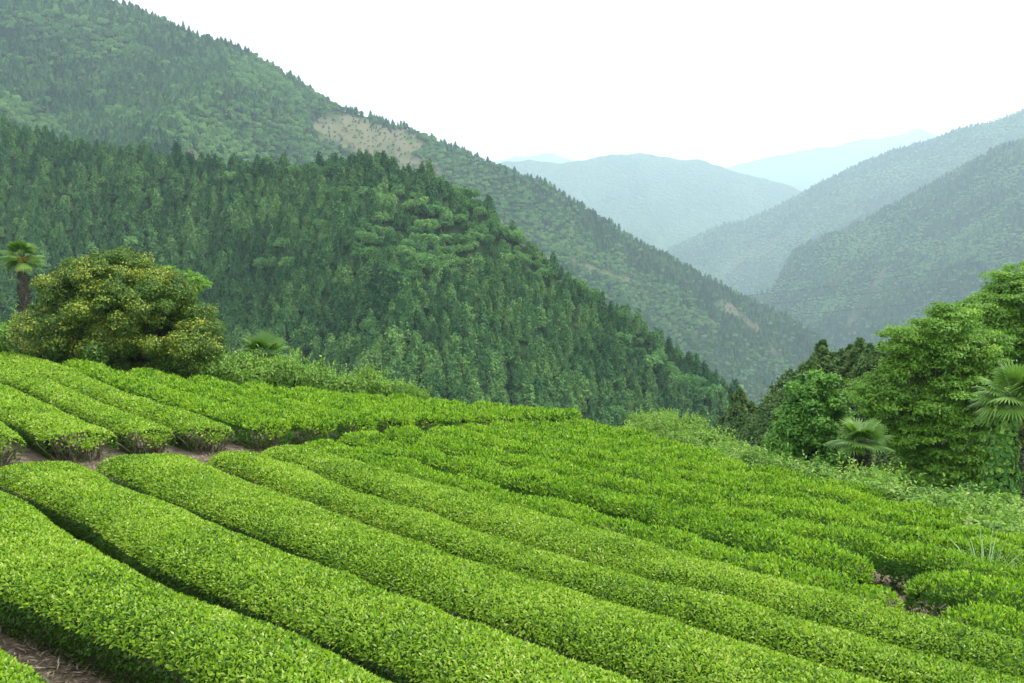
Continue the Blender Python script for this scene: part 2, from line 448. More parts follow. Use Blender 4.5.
R0 = Ridge('near_hill', [(-420, 40, 1000), (-200, 85, 900), (0, 128, 840), (60, 143, 820), (150, 160, 790), (230, 170, 760), (310, 174, 735), (380, 171, 715), (430, 186, 700), (480, 212, 680), (520, 248, 665),
                         (560, 280, 650), (620, 322, 630), (680, 362, 610), (730, 400, 590), (780, 450, 570), (840, 520, 555)], 0.60, 330, 66, 90, 11, None, 0.5)
R1 = Ridge('main_mountain', [(-420, -60, 1250), (-150, -42, 1220), (60, -18, 1200), (110, 0, 1210), (160, 20, 1225), (200, 40, 1240), (245, 55, 1260), (290, 80, 1285), (340, 107, 1320), (400, 122, 1360), (440, 140, 1390),
                             (500, 164, 1440), (545, 182, 1480), (600, 219, 1540), (650, 249, 1600), (700, 279, 1660), (750, 304, 1720), (800, 328, 1760), (835, 350, 1780), (870, 400, 1790), (930, 480, 1800)],
           0.60, 520, 130, 170, 23, sm(BARE1), 0.92)
R2 = Ridge('right_mountain', [(640, 420, 2250), (700, 335, 2240), (745, 298, 2230), (770, 292, 2200), (795, 252, 2150), (850, 228, 2080), (900, 203, 2020), (960, 168, 1960), (1000, 145, 1920), (1024, 139, 1900), (1100, 105, 1850),
                              (1300, 60, 1800), (1500, 40, 1750)], 0.60, 640, 190, 190, 31, lambda a, b: 0.5 * sm(BARE2)(a, b), 1.15)
R2b = Ridge('right_spur', [(840, 430, 1240), (885, 362, 1230), (910, 347, 1220), (935, 328, 1215), (960, 307, 1210), (990, 287, 1200), (1024, 264, 1190), (1100, 215, 1170), (1300, 140, 1150), (1500, 110, 1150)],
            0.55, 300, 30, 120, 37, lambda qx, qy: smooth(-0.1, 0.3, fbm(qx / 16.0, qy / 16.0, 5, 3) * 2 + 0.15))
R3 = Ridge('right_back_mountain', [(600, 300, 3350), (670, 250, 3300), (700, 237, 3280), (760, 212, 3220), (800, 193, 3180), (850, 168, 3120), (890, 150, 3060), (940, 137, 3000), (990, 124, 2950), (1024, 112, 2900),
                                   (1120, 80, 2850), (1300, 50, 2800), (1500, 40, 2750)], 0.55, 900, 280, 280, 41, lambda a, b: 0.5 * sm(BARE3)(a, b), 1.2)
R4 = Ridge('far_mountain', [(300, 230, 4300), (420, 190, 4300), (505, 163, 4300), (530, 160, 4320), (560, 164, 4350), (600, 156, 4380), (640, 151, 4400), (680, 158, 4420), (700, 160, 4430), (740, 173, 4450), (790, 187, 4500),
                            (840, 215, 4500), (950, 260, 4500)], 0.5, 1200, 300, 420, 53, None, 1.2, 8.0)
R5 = Ridge('farthest_mountain', [(200, 190, 6600), (420, 168, 6600), (520, 158, 6600), (545, 155, 6600), (580, 162, 6600), (640, 180, 6500), (720, 170, 6400), (775, 157, 6300), (820, 147, 6250), (870, 139, 6200), (915, 130, 6150),
                                 (960, 140, 6100), (1100, 160, 6000), (1400, 170, 6000)], 0.45, 1500, 300, 600, 61, None, 1.45, 9.0)
FLOOR = noise_mat('forest_floor', [(0.35, (0.014, 0.030, 0.010)), (0.65, (0.035, 0.06, 0.02))], 0.1, 6, 1.0, 0.0)
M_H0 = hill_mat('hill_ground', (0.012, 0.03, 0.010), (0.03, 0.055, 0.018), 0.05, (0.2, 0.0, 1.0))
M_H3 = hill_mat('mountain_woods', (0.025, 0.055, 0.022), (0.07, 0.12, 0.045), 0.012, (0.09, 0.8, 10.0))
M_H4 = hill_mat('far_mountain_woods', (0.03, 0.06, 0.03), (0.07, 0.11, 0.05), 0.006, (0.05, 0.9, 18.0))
R0.build(M_H0); R1.build(M_H0); R2.build(M_H0); R2b.build(M_H0)
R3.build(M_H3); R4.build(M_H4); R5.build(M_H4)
s = Soup()
gv = np.linspace(-1, 1, 60)
X, Y = np.meshgrid(gv * 15000, gv * 10500 + 6500, indexing='ij')
s.grid(np.stack([X, Y, -330 + 20 * fbm(X / 500, Y / 500, 4)], -1))
tag(s.build('valley_floor', [FLOOR], shade=True), kind='structure')

# ------------------------------------------------------------------ haze
def haze():
    x0, x1, y0, y1, z0, z1 = -15500, 15500, -4700, 17300, -1500, 980
    zlo = 0.0
    for o in COL.objects:
        if o.type == 'MESH':
            n = len(o.data.vertices); a = np.empty(n * 3, np.float32); o.data.vertices.foreach_get('co', a)
            a = a.reshape(-1, 3)
            zlo = min(zlo, a[:, 2].min())
            z1 = max(z1, a[:, 2].max() + 20)
    z0 = zlo - 1.0
    V = [(x, y, z) for x in (x0, x1) for y in (y0, y1) for z in (z0, z1)]
    Q = [(0, 1, 3, 2), (4, 6, 7, 5), (0, 4, 5, 1), (2, 3, 7, 6), (0, 2, 6, 4), (1, 5, 7, 3)]
    m, n, out = new_mat('haze_air')
    v = n.nodes.new('ShaderNodeVolumePrincipled')
    v.inputs['Density'].default_value = HAZE_DENSITY
    v.inputs['Color'].default_value = (*HAZE_COLOR, 1)
    v.inputs['Anisotropy'].default_value = 0.45
    n.links.new(v.outputs[0], out.inputs['Volume'])
    tag(link('haze', mesh_from('haze', V, Q, [m])), kind='stuff')
    print('HAZE z', z0, z1)
haze()

# ------------------------------------------------------------------ tea hedges
def resample(P, step):
    P = np.asarray(P, float)
    d = np.concatenate([[0], np.cumsum(np.hypot(*np.diff(P, axis=0).T))])
    n = max(4, int(d[-1] / step) + 1)
    t = np.linspace(0, d[-1], n)
    return np.stack([np.interp(t, d, P[:, 0]), np.interp(t, d, P[:, 1])], -1), t

def soften(P, k=5):
    for _ in range(k):
        P[1:-1] = 0.25 * P[:-2] + 0.5 * P[1:-1] + 0.25 * P[2:]
    return P

def hedge(center, width, label, group, seed, free=False, round0=0.8, round1=0.8, height=HH, end_stems=(False, False), dens=1.0, cat='tea hedge', lift=0.0):
    assert 4 <= len(label.split()) <= 16, label
    """one tea row: inner mass and leaves (one part), and the wood that carries it (another)"""
    C, t = resample(center, 0.16 if not free else 0.13)
    C = soften(C, 6)
    T = norm(np.gradient(C, axis=0)); Nn = np.stack([-T[:, 1], T[:, 0]], -1)
    w = np.broadcast_to(np.asarray(width, float), (len(C),)) if np.ndim(width) == 0 else np.interp(t / t[-1], np.linspace(0, 1, len(width)), width)
    w = 0.5 * w * (1 + (0.10 if free else 0.035) * fbm(t * 0.8, t * 0 + seed, seed, 3))
    e = np.minimum(np.sqrt(np.clip(1 - (1 - np.clip(t / round0, 0, 1)) ** 2, 0, 1)), np.sqrt(np.clip(1 - (1 - np.clip((t[-1] - t) / round1, 0, 1)) ** 2, 0, 1)))
    e = np.maximum(e, 0.03)
    na = 29
    al = np.linspace(-0.10 * np.pi, 1.10 * np.pi, na)
    p = 0.72 if not free else 0.60
    ca = np.sign(np.cos(al)) * np.abs(np.cos(al)) ** p
    sa = np.sign(np.sin(al)) * np.abs(np.sin(al)) ** (p * 0.9)
    base = 0.34 if not free else 0.25                                   # the leaves start this far up the hedge
    hh = height * (base + (1 - base) * sa)
    hh = np.where(sa < 0, height * (base + 0.8 * sa), hh)
    side = np.where(sa < 0, ca * 0.80, ca)
    off = side[None, :] * (w * e)[:, None]
    top = 0.03 * fbm(t * 1.2, t * 0 + seed * 3.1, seed + 2, 3)
    zz = hh[None, :] * (0.55 + 0.45 * e)[:, None] + top[:, None]
    XY = C[:, None, :] + Nn[:, None, :] * off[..., None]
    gz = ground_z(XY[..., 0], XY[..., 1])
    gz0 = ground_z(C[:, 0], C[:, 1])[:, None]
    G = np.concatenate([XY, (gz0 * 0.5 + gz * 0.5 + zz + lift)[..., None]], -1)
    du = np.gradient(G, axis=0); dv = np.gradient(G, axis=1)
    N = norm(np.cross(du, dv))
    cen = np.concatenate([C[:, None, :], (gz0 + height * 0.5)[..., None]], -1)
    N = np.where(np.sum(N * (G - cen), -1, keepdims=True) < 0, -N, N)
    if free:
        b = 0.13 * fbm(G[..., 0] * 1.6, G[..., 1] * 1.6 + G[..., 2], 5, 3) + 0.14 * fbm(G[..., 0] * 4.5, G[..., 1] * 4.5 + G[..., 2] * 3, 8, 2)
        b = b * smooth(0.1, 0.5, sa)[None, :] + b * 0.5
        hole = smooth(0.17, 0.26, fbm(G[..., 0] * 0.9 + 4, G[..., 1] * 0.9, 91, 2))
        b = b - 0.14 * hole
    else:
        b = 0.07 * fbm(G[..., 0] * 2.2, G[..., 1] * 2.2 + G[..., 2], 5, 3) + 0.05 * fbm(G[..., 0] * 7, G[..., 1] * 7 + G[..., 2] * 5, 15, 2)
    G = G + N * b[..., None]
    # density of leaves by distance (all that a picture of this size can show) and by side
    Fc = 0.25 * (G[:-1, :-1] + G[1:, :-1] + G[1:, 1:] + G[:-1, 1:])
    e1 = G[1:, 1:] - G[:-1, :-1]; e2 = G[:-1, 1:] - G[1:, :-1]
    cr = np.cross(e1, e2); area = 0.5 * np.linalg.norm(cr, axis=-1)
    Nf = 0.25 * (N[:-1, :-1] + N[1:, :-1] + N[1:, 1:] + N[:-1, 1:])
    qx, qy, dep = project(Fc)
    dist = np.linalg.norm(Fc, axis=-1)
    inv = (qx < -90) | (qx > 1115) | (qy > 770)
    facing = -np.sum(Nf * Fc, -1) / dist
    size = np.maximum(0.040 if not free else 0.058, dist * (0.0029 if not free else 0.0035))        # leaf length
    cover = 1.75 if not free else 1.5
    rho = cover / (size * size * 0.46 * 0.5) * dens
    rho = rho * np.where(facing < -0.15, 0.35, 1.0) * np.where(inv, 0.12, 1.0)
    sk = np.broadcast_to((0.5 * (sa[:-1] + sa[1:]))[None, :], rho.shape)
    rho = rho * np.where(sk < 0.05, 0.40, 1.0)
    for fl, sg in ((end_stems[0], 0), (end_stems[1], 1)):
        if fl and not free:                                                # blunt ends: few leaves low down, the wood shows
            te = t[:-1] if sg == 0 else t[-1] - t[1:]
            rho = rho * np.where((te < 0.40)[:, None] & (sk < 0.75), 0.22, 1.0)
    cnt = rng.poisson(np.minimum(rho * area, 4000))
    idx = np.repeat(np.arange(cnt.size), cnt.ravel())
    iu, iv = np.unravel_index(idx, cnt.shape)
    a_, b_ = rng.random(len(idx))[:, None], rng.random(len(idx))[:, None]
    P = (G[iu, iv] * (1 - a_) + G[iu + 1, iv] * a_) * (1 - b_) + (G[iu, iv + 1] * (1 - a_) + G[iu + 1, iv + 1] * a_) * b_
    NN = Nf[iu, iv]
    L = size[iu, iv]
    skl = sk[iu, iv]
    shaded = skl < (0.46 if not free else 0.62)                                                      # side shade painted in: leaves below the top surface get a darker tone
    s = Soup()
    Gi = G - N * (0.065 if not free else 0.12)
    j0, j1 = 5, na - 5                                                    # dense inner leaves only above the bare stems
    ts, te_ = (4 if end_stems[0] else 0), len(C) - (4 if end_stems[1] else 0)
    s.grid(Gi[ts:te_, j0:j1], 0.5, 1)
    pat = fbm(P[:, 0] * 1.3, P[:, 1] * 1.3, 60, 3) * 0.5
    tone = np.clip(rng.beta(2.2, 2.0, len(P)) + pat, 0, 0.96)
    uu = rng.random(len(P))
    tone = np.where(uu < (0.15 if free else 0.08), tone * 0.3, np.where(uu > 0.985, 1.0, tone))
    if not free:
        s.leaves(P[~shaded], NN[~shaded], L[~shaded], L[~shaded] * 0.46, 5, 62, tone[~shaded], 0)
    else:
        up = norm(NN[~shaded] + np.array([0, 0, 0.9]))
        s.leaves(P[~shaded], up, L[~shaded], L[~shaded] * 0.44, 32, 84, tone[~shaded], 0, lift=0.07)
    s.leaves(P[shaded], NN[shaded], L[shaded], L[shaded] * 0.46, -10, 60, tone[shaded] * 0.22, 0)
    root_i = len(C) // 2
    rx, ry = C[root_i]; rz = float(ground_z(rx, ry))
    root = thing('tea_hedge', label, cat, (rx, ry, rz), 0, group)
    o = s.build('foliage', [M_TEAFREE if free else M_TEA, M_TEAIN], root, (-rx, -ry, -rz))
    # wood: crooked stems from the ground into the leaves
    st = Soup()
    def stem(cx, cy, dx, dy, h, r0):
        z = float(ground_z(cx, cy))
        k = np.linspace(0, 1, 5)[:, None]
        pts = np.array([[cx, cy, z - 0.03]]) + k * np.array([[dx, dy, h]]) + np.concatenate([rng.normal(0, 0.02, (5, 2)), np.zeros((5, 1))], 1) * k
        st.tube(pts, np.linspace(r0, r0 * 0.45, 5), 5)
    rt = np.concatenate([C, (ground_z(C[:, 0], C[:, 1]) - 0.005)[:, None]], -1)[2:-2:2]
    if len(rt) > 3: st.tube(rt, 0.03, 5)
    step = 0.42
    for q in np.arange(0.35, t[-1] - 0.3, step):
        i = int(np.searchsorted(t, q)); i = min(i, len(C) - 1)
        for kk in range(3):
            o1 = rng.uniform(-0.25, 0.25) * w[i]
            c = C[i] + Nn[i] * o1
            d = Nn[i] * rng.uniform(-0.7, 0.7) * w[i] + T[i] * rng.uniform(-0.25, 0.25)
            stem(c[0], c[1], d[0], d[1], height * rng.uniform(0.6, 0.85), rng.uniform(0.010, 0.018))
    for flag, i, sg in ((end_stems[0], 3, -1), (end_stems[1], len(C) - 4, 1)):
        if flag:
            for kk in range(46):
                o1 = rng.uniform(-0.6, 0.6) * w[i]
                c = C[i] + Nn[i] * o1 - T[i] * sg * rng.uniform(0.05, 0.35)
                d = Nn[i] * (o1 * 0.5 + rng.normal(0, 0.16)) + T[i] * sg * rng.uniform(0.0, 0.42)
                stem(c[0], c[1], d[0], d[1], height * rng.uniform(0.55, 0.9), rng.uniform(0.011, 0.020))
    st.build('stems', [M_TWIG], root, (-rx, -ry, -rz))
    HEDGE_LEAVES.append(len(P))
    return root
HEDGE_LEAVES = []

def poly(*pts):
    p = np.array(pts, float)
    return on_top(p[:, 0], p[:, 1], -0.06)

FAR = {  # far (upper) edge of each clipped row, as seen
    'A0': poly((-220, 560), (-120, 580), (0, 630), (30, 655), (70, 683), (130, 722), (230, 790)),
    'A': poly((-70, 470), (-20, 478), (25, 500), (60, 526), (130, 569), (200, 601), (256, 618), (313, 640), (391, 678), (470, 715), (600, 780)),
    'B': poly((80, 462), (125, 487), (180, 507), (256, 539), (331, 566), (393, 590), (456, 615), (512, 634), (562, 655), (637, 681), (760, 722), (900, 770)),
    'C': poly((178, 453), (256, 484), (306, 502), (338, 513), (406, 538), (456, 558), (512, 574), (600, 600), (687, 625), (768, 649), (878, 680), (1010, 716), (1150, 755)),
    'D': poly((245, 451), (306, 470), (356, 492), (431, 515), (476, 530), (512, 542), (612, 572), (712, 596), (768, 611), (868, 638), (943, 660), (1024, 679), (1150, 712)),
    'E': poly((304, 446), (381, 470), (443, 487), (512, 506), (545, 514), (612, 533), (712, 564), (768, 577), (868, 603), (968, 628), (1024, 643), (1150, 672)),
}
def side_of(P, off):
    T = norm(np.gradient(P, axis=0))
    return P + np.stack([-T[:, 1], T[:, 0]], -1) * off
def between(near, far, gap=0.2):
    """centre and width of a row whose far edge is given and whose near side stands a gap beyond the row before it"""
    f, t = resample(far, 0.3)
    n, _ = resample(near, 0.1)
    d = np.hypot(f[:, None, 0] - n[None, :, 0], f[:, None, 1] - n[None, :, 1])
    w = np.clip(d.min(1) - gap, 0.9, 2.1)
    w = np.convolve(np.pad(w, 6, mode='edge'), np.ones(13) / 13, 'valid')
    sgn = -1 if True else 1
    T = norm(np.gradient(f, axis=0)); N = np.stack([-T[:, 1], T[:, 0]], -1)      # N: to the left of the running direction = uphill, away
    return f - N * (w * 0.5)[:, None], w
LOW, UPP = 'tea rows of the lower field', 'tea rows of the upper field'
f0 = FAR['A0']
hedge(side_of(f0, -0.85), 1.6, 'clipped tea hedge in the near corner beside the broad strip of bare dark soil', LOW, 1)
order = ['A0', 'A', 'B', 'C', 'D', 'E']
desc = {'A': 'broad clipped tea hedge just across the strip of bare dark soil, nearest long row',
        'B': 'long clipped tea hedge whose rounded end stands first beside the bare soil path',
        'C': 'long clipped tea hedge, its rounded end second from the left along the soil path',
        'D': 'clipped tea hedge next to the last clipped hedge before the bushy rows of the field',
        'E': 'last clipped tea hedge, bordering the unclipped bushy rows of the lower field'}
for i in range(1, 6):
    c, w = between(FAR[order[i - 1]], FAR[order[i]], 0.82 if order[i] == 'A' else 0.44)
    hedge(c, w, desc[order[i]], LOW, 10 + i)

# unclipped rows of the lower field run on beyond hedge E
PATH = np.array([(-9.5, 13.0), (-7.6, 17.2), (-5.2, 21.6), (-3.0, 25.6), (-0.7, 30.0), (2.2, 35.5), (5.5, 42.5), (9, 50)], float)
def path_side(x, y):
    """positive to the right of the bare path, in metres"""
    x = np.asarray(x, float); y = np.asarray(y, float)
    return (x - np.interp(y, PATH[:, 1], PATH[:, 0])) * 0.875
Ef, _ = resample(FAR['E'], 0.25)
t0 = norm((Ef[4] - Ef[14])[None])[0]
ext = Ef[0] + t0 * np.arange(0.25, 22, 0.25)[::-1][:, None]
EX = np.concatenate([ext, Ef])
tl = norm((Ef[-1] - Ef[-12])[None])[0]
EX = np.concatenate([EX, Ef[-1] + tl * np.arange(0.25, 6, 0.25)[:, None]])
EX = soften(EX.copy(), 40)
ordin = ['first', 'second', 'third', 'fourth', 'fifth', 'sixth', 'seventh', 'eighth', 'ninth', 'tenth', 'eleventh', 'twelfth', 'thirteenth', 'fourteenth', 'fifteenth', 'sixteenth']
cf = side_of(EX, 0.62)
qx, qy, _ = project(np.concatenate([cf, top_z(cf[:, 0], cf[:, 1])[:, None]], -1))
ok = (path_side(cf[:, 0], cf[:, 1]) > 0.9) & (edge_dist(cf[:, 0], cf[:, 1]) < -0.3)
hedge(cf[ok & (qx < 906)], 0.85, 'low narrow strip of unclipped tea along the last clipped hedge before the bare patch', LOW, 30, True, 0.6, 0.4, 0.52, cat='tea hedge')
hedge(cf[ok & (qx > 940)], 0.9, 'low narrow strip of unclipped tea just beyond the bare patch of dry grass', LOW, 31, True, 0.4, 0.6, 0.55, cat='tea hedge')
offs = 2.1; k = 0
def first_row(c, ok):
    qx, qy, _ = project(np.concatenate([c, top_z(c[:, 0], c[:, 1])[:, None]], -1))
    for m, sd, lab in ((qx < 880, 50, 'unclipped bushy tea row just behind the low narrow strip, left of the bare patch'),
                       (qx > 902, 49, 'short unclipped bushy tea row right of and behind the bare patch of dry grass')):
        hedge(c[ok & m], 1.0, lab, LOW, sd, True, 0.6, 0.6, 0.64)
while offs < 26:
    c = side_of(EX, offs + 0.0)
    c = c + 0.10 * fbm(c[:, :1] * 0.4, c[:, 1:] * 0.4, 40 + k, 2)
    ok = (path_side(c[:, 0], c[:, 1]) > 0.75 - 0.03 * k) & (edge_dist(c[:, 0], c[:, 1]) < -0.4) & (c[:, 1] > 4)
    if ok.sum() > 14:
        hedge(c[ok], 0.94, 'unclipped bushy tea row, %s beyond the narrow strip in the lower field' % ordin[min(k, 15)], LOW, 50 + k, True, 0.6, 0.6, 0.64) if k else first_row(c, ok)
        k += 1
    offs += 1.56

# rows of the upper field end at the path with their wood showing
def urow(P, w, label, seed, free, stems=True, h=HH, gap=0.45):
    P, _ = resample(P, 0.2)
    ok = (path_side(P[:, 0], P[:, 1]) < -gap) & (edge_dist(P[:, 0], P[:, 1]) < -0.3)
    if ok.sum() < 8: return False
    hedge(P[ok], w, label, UPP, seed, free, 0.5, 0.28 if not free else 0.45, h, (False, stems))
    return True
UF = {'U0': poly((-260, 330), (-120, 372), (0, 421), (30, 440), (60, 452)),
      'U1': poly((-150, 340), (-60, 360), (0, 381), (30, 396), (75, 416), (112, 432), (140, 442)),
      'U2': poly((-110, 342), (-40, 352), (0, 361), (50, 381), (100, 404), (140, 419), (174, 431), (200, 440)),
      'U3': poly((-60, 336), (-20, 343), (0, 349), (22, 356), (57, 367), (125, 394), (200, 416), (235, 430), (260, 440))}
udesc = {'U0': 'clipped tea hedge at the picture edge, lowest of the upper field beside the path',
         'U1': 'clipped tea hedge with crooked stems showing at its end, second from the picture edge',
         'U2': 'clipped tea hedge between two clipped rows in the upper field, end blunt and dark',
         'U3': 'topmost clipped tea hedge of the upper field, bordering the unclipped rows'}
prev = side_of(UF['U0'], -1.7)
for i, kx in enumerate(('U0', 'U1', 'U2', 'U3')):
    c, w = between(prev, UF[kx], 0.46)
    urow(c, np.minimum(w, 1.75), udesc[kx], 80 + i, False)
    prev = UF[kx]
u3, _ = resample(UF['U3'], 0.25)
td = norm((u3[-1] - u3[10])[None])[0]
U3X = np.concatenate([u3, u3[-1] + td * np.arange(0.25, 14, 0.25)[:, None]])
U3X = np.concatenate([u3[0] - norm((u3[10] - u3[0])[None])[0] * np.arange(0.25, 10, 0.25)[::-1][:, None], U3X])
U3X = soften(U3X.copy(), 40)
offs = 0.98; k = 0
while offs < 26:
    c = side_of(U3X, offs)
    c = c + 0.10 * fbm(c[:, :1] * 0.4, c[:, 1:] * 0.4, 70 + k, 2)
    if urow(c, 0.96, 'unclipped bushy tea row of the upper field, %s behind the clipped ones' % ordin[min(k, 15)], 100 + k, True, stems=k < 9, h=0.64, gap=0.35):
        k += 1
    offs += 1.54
print('HEDGES', len(HEDGE_LEAVES), 'LEAVES', sum(HEDGE_LEAVES))

#@@PART2
# ------------------------------------------------------------------ woods on the mountain sides
def wood_cedar(seed):
    global rng
    rng = np.random.default_rng(seed)
    s = Soup()
    s.tube([(0, 0, -0.15), (0, 0, 0.25), (0, 0, 0.55)], [0.022, 0.018, 0.008], 5, 0.5, 1)
    zc = np.linspace(0.14, 0.93, 9)
    G = np.array([[(0.50 * 0.27 * ((1 - z) ** 0.7) * math.cos(t), 0.50 * 0.27 * ((1 - z) ** 0.7) * math.sin(t), z) for t in np.linspace(0, 2 * np.pi, 8)] for z in zc])
    s.grid(G, 0.12, 0)
    n = 600
    z = 1 - np.sqrt(rng.random(n)) * 0.9
    th = rng.uniform(0, 2 * np.pi, n)
    lump = 0.60 + 0.7 * vnoise(th * 1.3 + seed, z * 8, seed) 
    R = 0.28 * np.maximum(1 - z, 0.01) ** 0.7 * lump * rng.uniform(0.6, 1.1, n) + 0.004
    P = np.stack([R * np.cos(th), R * np.sin(th), z], -1)
    N = np.stack([np.cos(th), np.sin(th), np.full(n, 0.75)], -1)
    s.leaves(P, N, 0.085, 0.052, 0, 45, np.clip(-0.10 + 1.0 * rng.random(n) + 0.8 * (lump - 0.9), 0, 1), 0, fold=0.2)
    return s.mesh('cedar_tree', [M_CEDARF, M_BARK])

def wood_broad(seed):
    global rng
    rng = np.random.default_rng(seed)
    s = Soup()
    s.tube([(0, 0, -0.2), (0.01, 0, 0.2), (0.03, 0.01, 0.5)], [0.035, 0.028, 0.012], 5, 0.5, 1)
    for k in range(24):
        th, ph = rng.uniform(0, 2 * np.pi), rng.uniform(0.05, 1.0)
        rr = rng.uniform(0.09, 0.20)
        c = np.array([0.32 * math.cos(th) * math.sqrt(1 - (ph - .2) ** 2), 0.32 * math.sin(th) * math.sqrt(1 - (ph - .2) ** 2), 0.40 + 0.38 * ph])
        n = 52
        d = norm(rng.normal(0, 1, (n, 3)) + np.array([0, 0, 0.5]))
        P = c + d * rr * rng.uniform(0.75, 1.05, (n, 1)) * np.array([1, 1, 0.8])
        s.leaves(P, d + np.array([0, 0, 0.4]), 0.085, 0.075, -5, 40, np.clip(rng.normal(0.45, 0.24, n) + rng.normal(0, 0.14), 0, 1), 0, fold=0.15)
    return s.mesh('broadleaf_tree', [M_BROADF, M_BARK])

CED = [wood_cedar(100 + k) for k in range(4)]
BRO = [wood_broad(200 + k) for k in range(3)]
rng = np.random.default_rng(21)

def scatter(R, sp, hc, hb, light, bare, pl=0.06, pb=0.94, rlo=-0.12, x0=-140, x1=1160, thin=0.1):
    """positions, sizes and kinds of the trees of one mountain side"""
    r = np.arange(rlo * R.rmax, R.rmax * 0.985, sp)
    out = []
    for q in r:
        D = np.interp(512, R.px, R.D)
        a, b = max(x0, R.px[0]), min(x1, R.px[-1])
        n = int((b - a) * (D - q) / F / sp)
        px = np.linspace(a, b, max(n, 2)) + rng.uniform(-0.5, 0.5, max(n, 2)) * (b - a) / max(n, 1)
        out.append(np.stack([px, np.full(len(px), q) + rng.uniform(-0.5, 0.5, len(px)) * sp], -1))
    o = np.concatenate(out)
    P = R.at(o[:, 0], o[:, 1])
    qx, qy, dep = project(P + np.array([0, 0, hc * 0.5]))
    lt = inside(qx, qy, light) + 0.8 * fbm(P[:, 0] / (hb * 5), P[:, 1] / (hb * 5), 3, 3)
    br = inside(qx, qy, bare) if bare else np.full(len(P), -9.0)
    u = rng.random(len(P))
    kind = np.where(lt > 0.05, (u < 0.92), (u < pl + 0.35 * smooth(-0.35, 0.05, lt))).astype(int)
    keep = ~((br > 0.10) & (rng.random(len(P)) < pb))
    keep &= ~((kind == 1) & (rng.random(len(P)) < thin))
    h = np.where(kind == 0, hc * np.clip(rng.normal(1, 0.24, len(P)), 0.45, 1.7), hb * rng.uniform(0.65, 1.35, len(P)))
    h = np.where(br > 0.10, h * 0.42, h)
    h = h * (1 + 0.5 * fbm(P[:, 0] / 60, P[:, 1] / 60, 8, 2))
    return P[keep], np.maximum(h[keep], 1.6), kind[keep]

def wood_nodes(sources):
    ng = bpy.data.node_groups.new('wood', 'GeometryNodeTree')
    ng.interface.new_socket('Geometry', in_out='INPUT', socket_type='NodeSocketGeometry')
    ng.interface.new_socket('Geometry', in_out='OUTPUT', socket_type='NodeSocketGeometry')
    N, Lk = ng.nodes, ng.links
    gi, go = N.new('NodeGroupInput'), N.new('NodeGroupOutput')
    jn = N.new('GeometryNodeJoinGeometry')
    def attr(name, typ):
        a = N.new('GeometryNodeInputNamedAttribute'); a.data_type = typ; a.inputs['Name'].default_value = name
        return a.outputs['Attribute']
    sc_, rt, kd = attr('size', 'FLOAT_VECTOR'), attr('turn', 'FLOAT_VECTOR'), attr('sort', 'INT')
    for k, ob in enumerate(sources):
        oi = N.new('GeometryNodeObjectInfo'); oi.inputs['Object'].default_value = ob; oi.inputs['As Instance'].default_value = True
        cp = N.new('FunctionNodeCompare'); cp.data_type = 'INT'; cp.operation = 'EQUAL'
        Lk.new(kd, cp.inputs[2]); cp.inputs[3].default_value = k
        ip = N.new('GeometryNodeInstanceOnPoints')
        Lk.new(gi.outputs[0], ip.inputs['Points']); Lk.new(cp.outputs[0], ip.inputs['Selection'])
        Lk.new(oi.outputs['Geometry'], ip.inputs['Instance']); Lk.new(rt, ip.inputs['Rotation']); Lk.new(sc_, ip.inputs['Scale'])
        Lk.new(ip.outputs[0], jn.inputs[0])
    Lk.new(jn.outputs[0], go.inputs[0])
    return ng

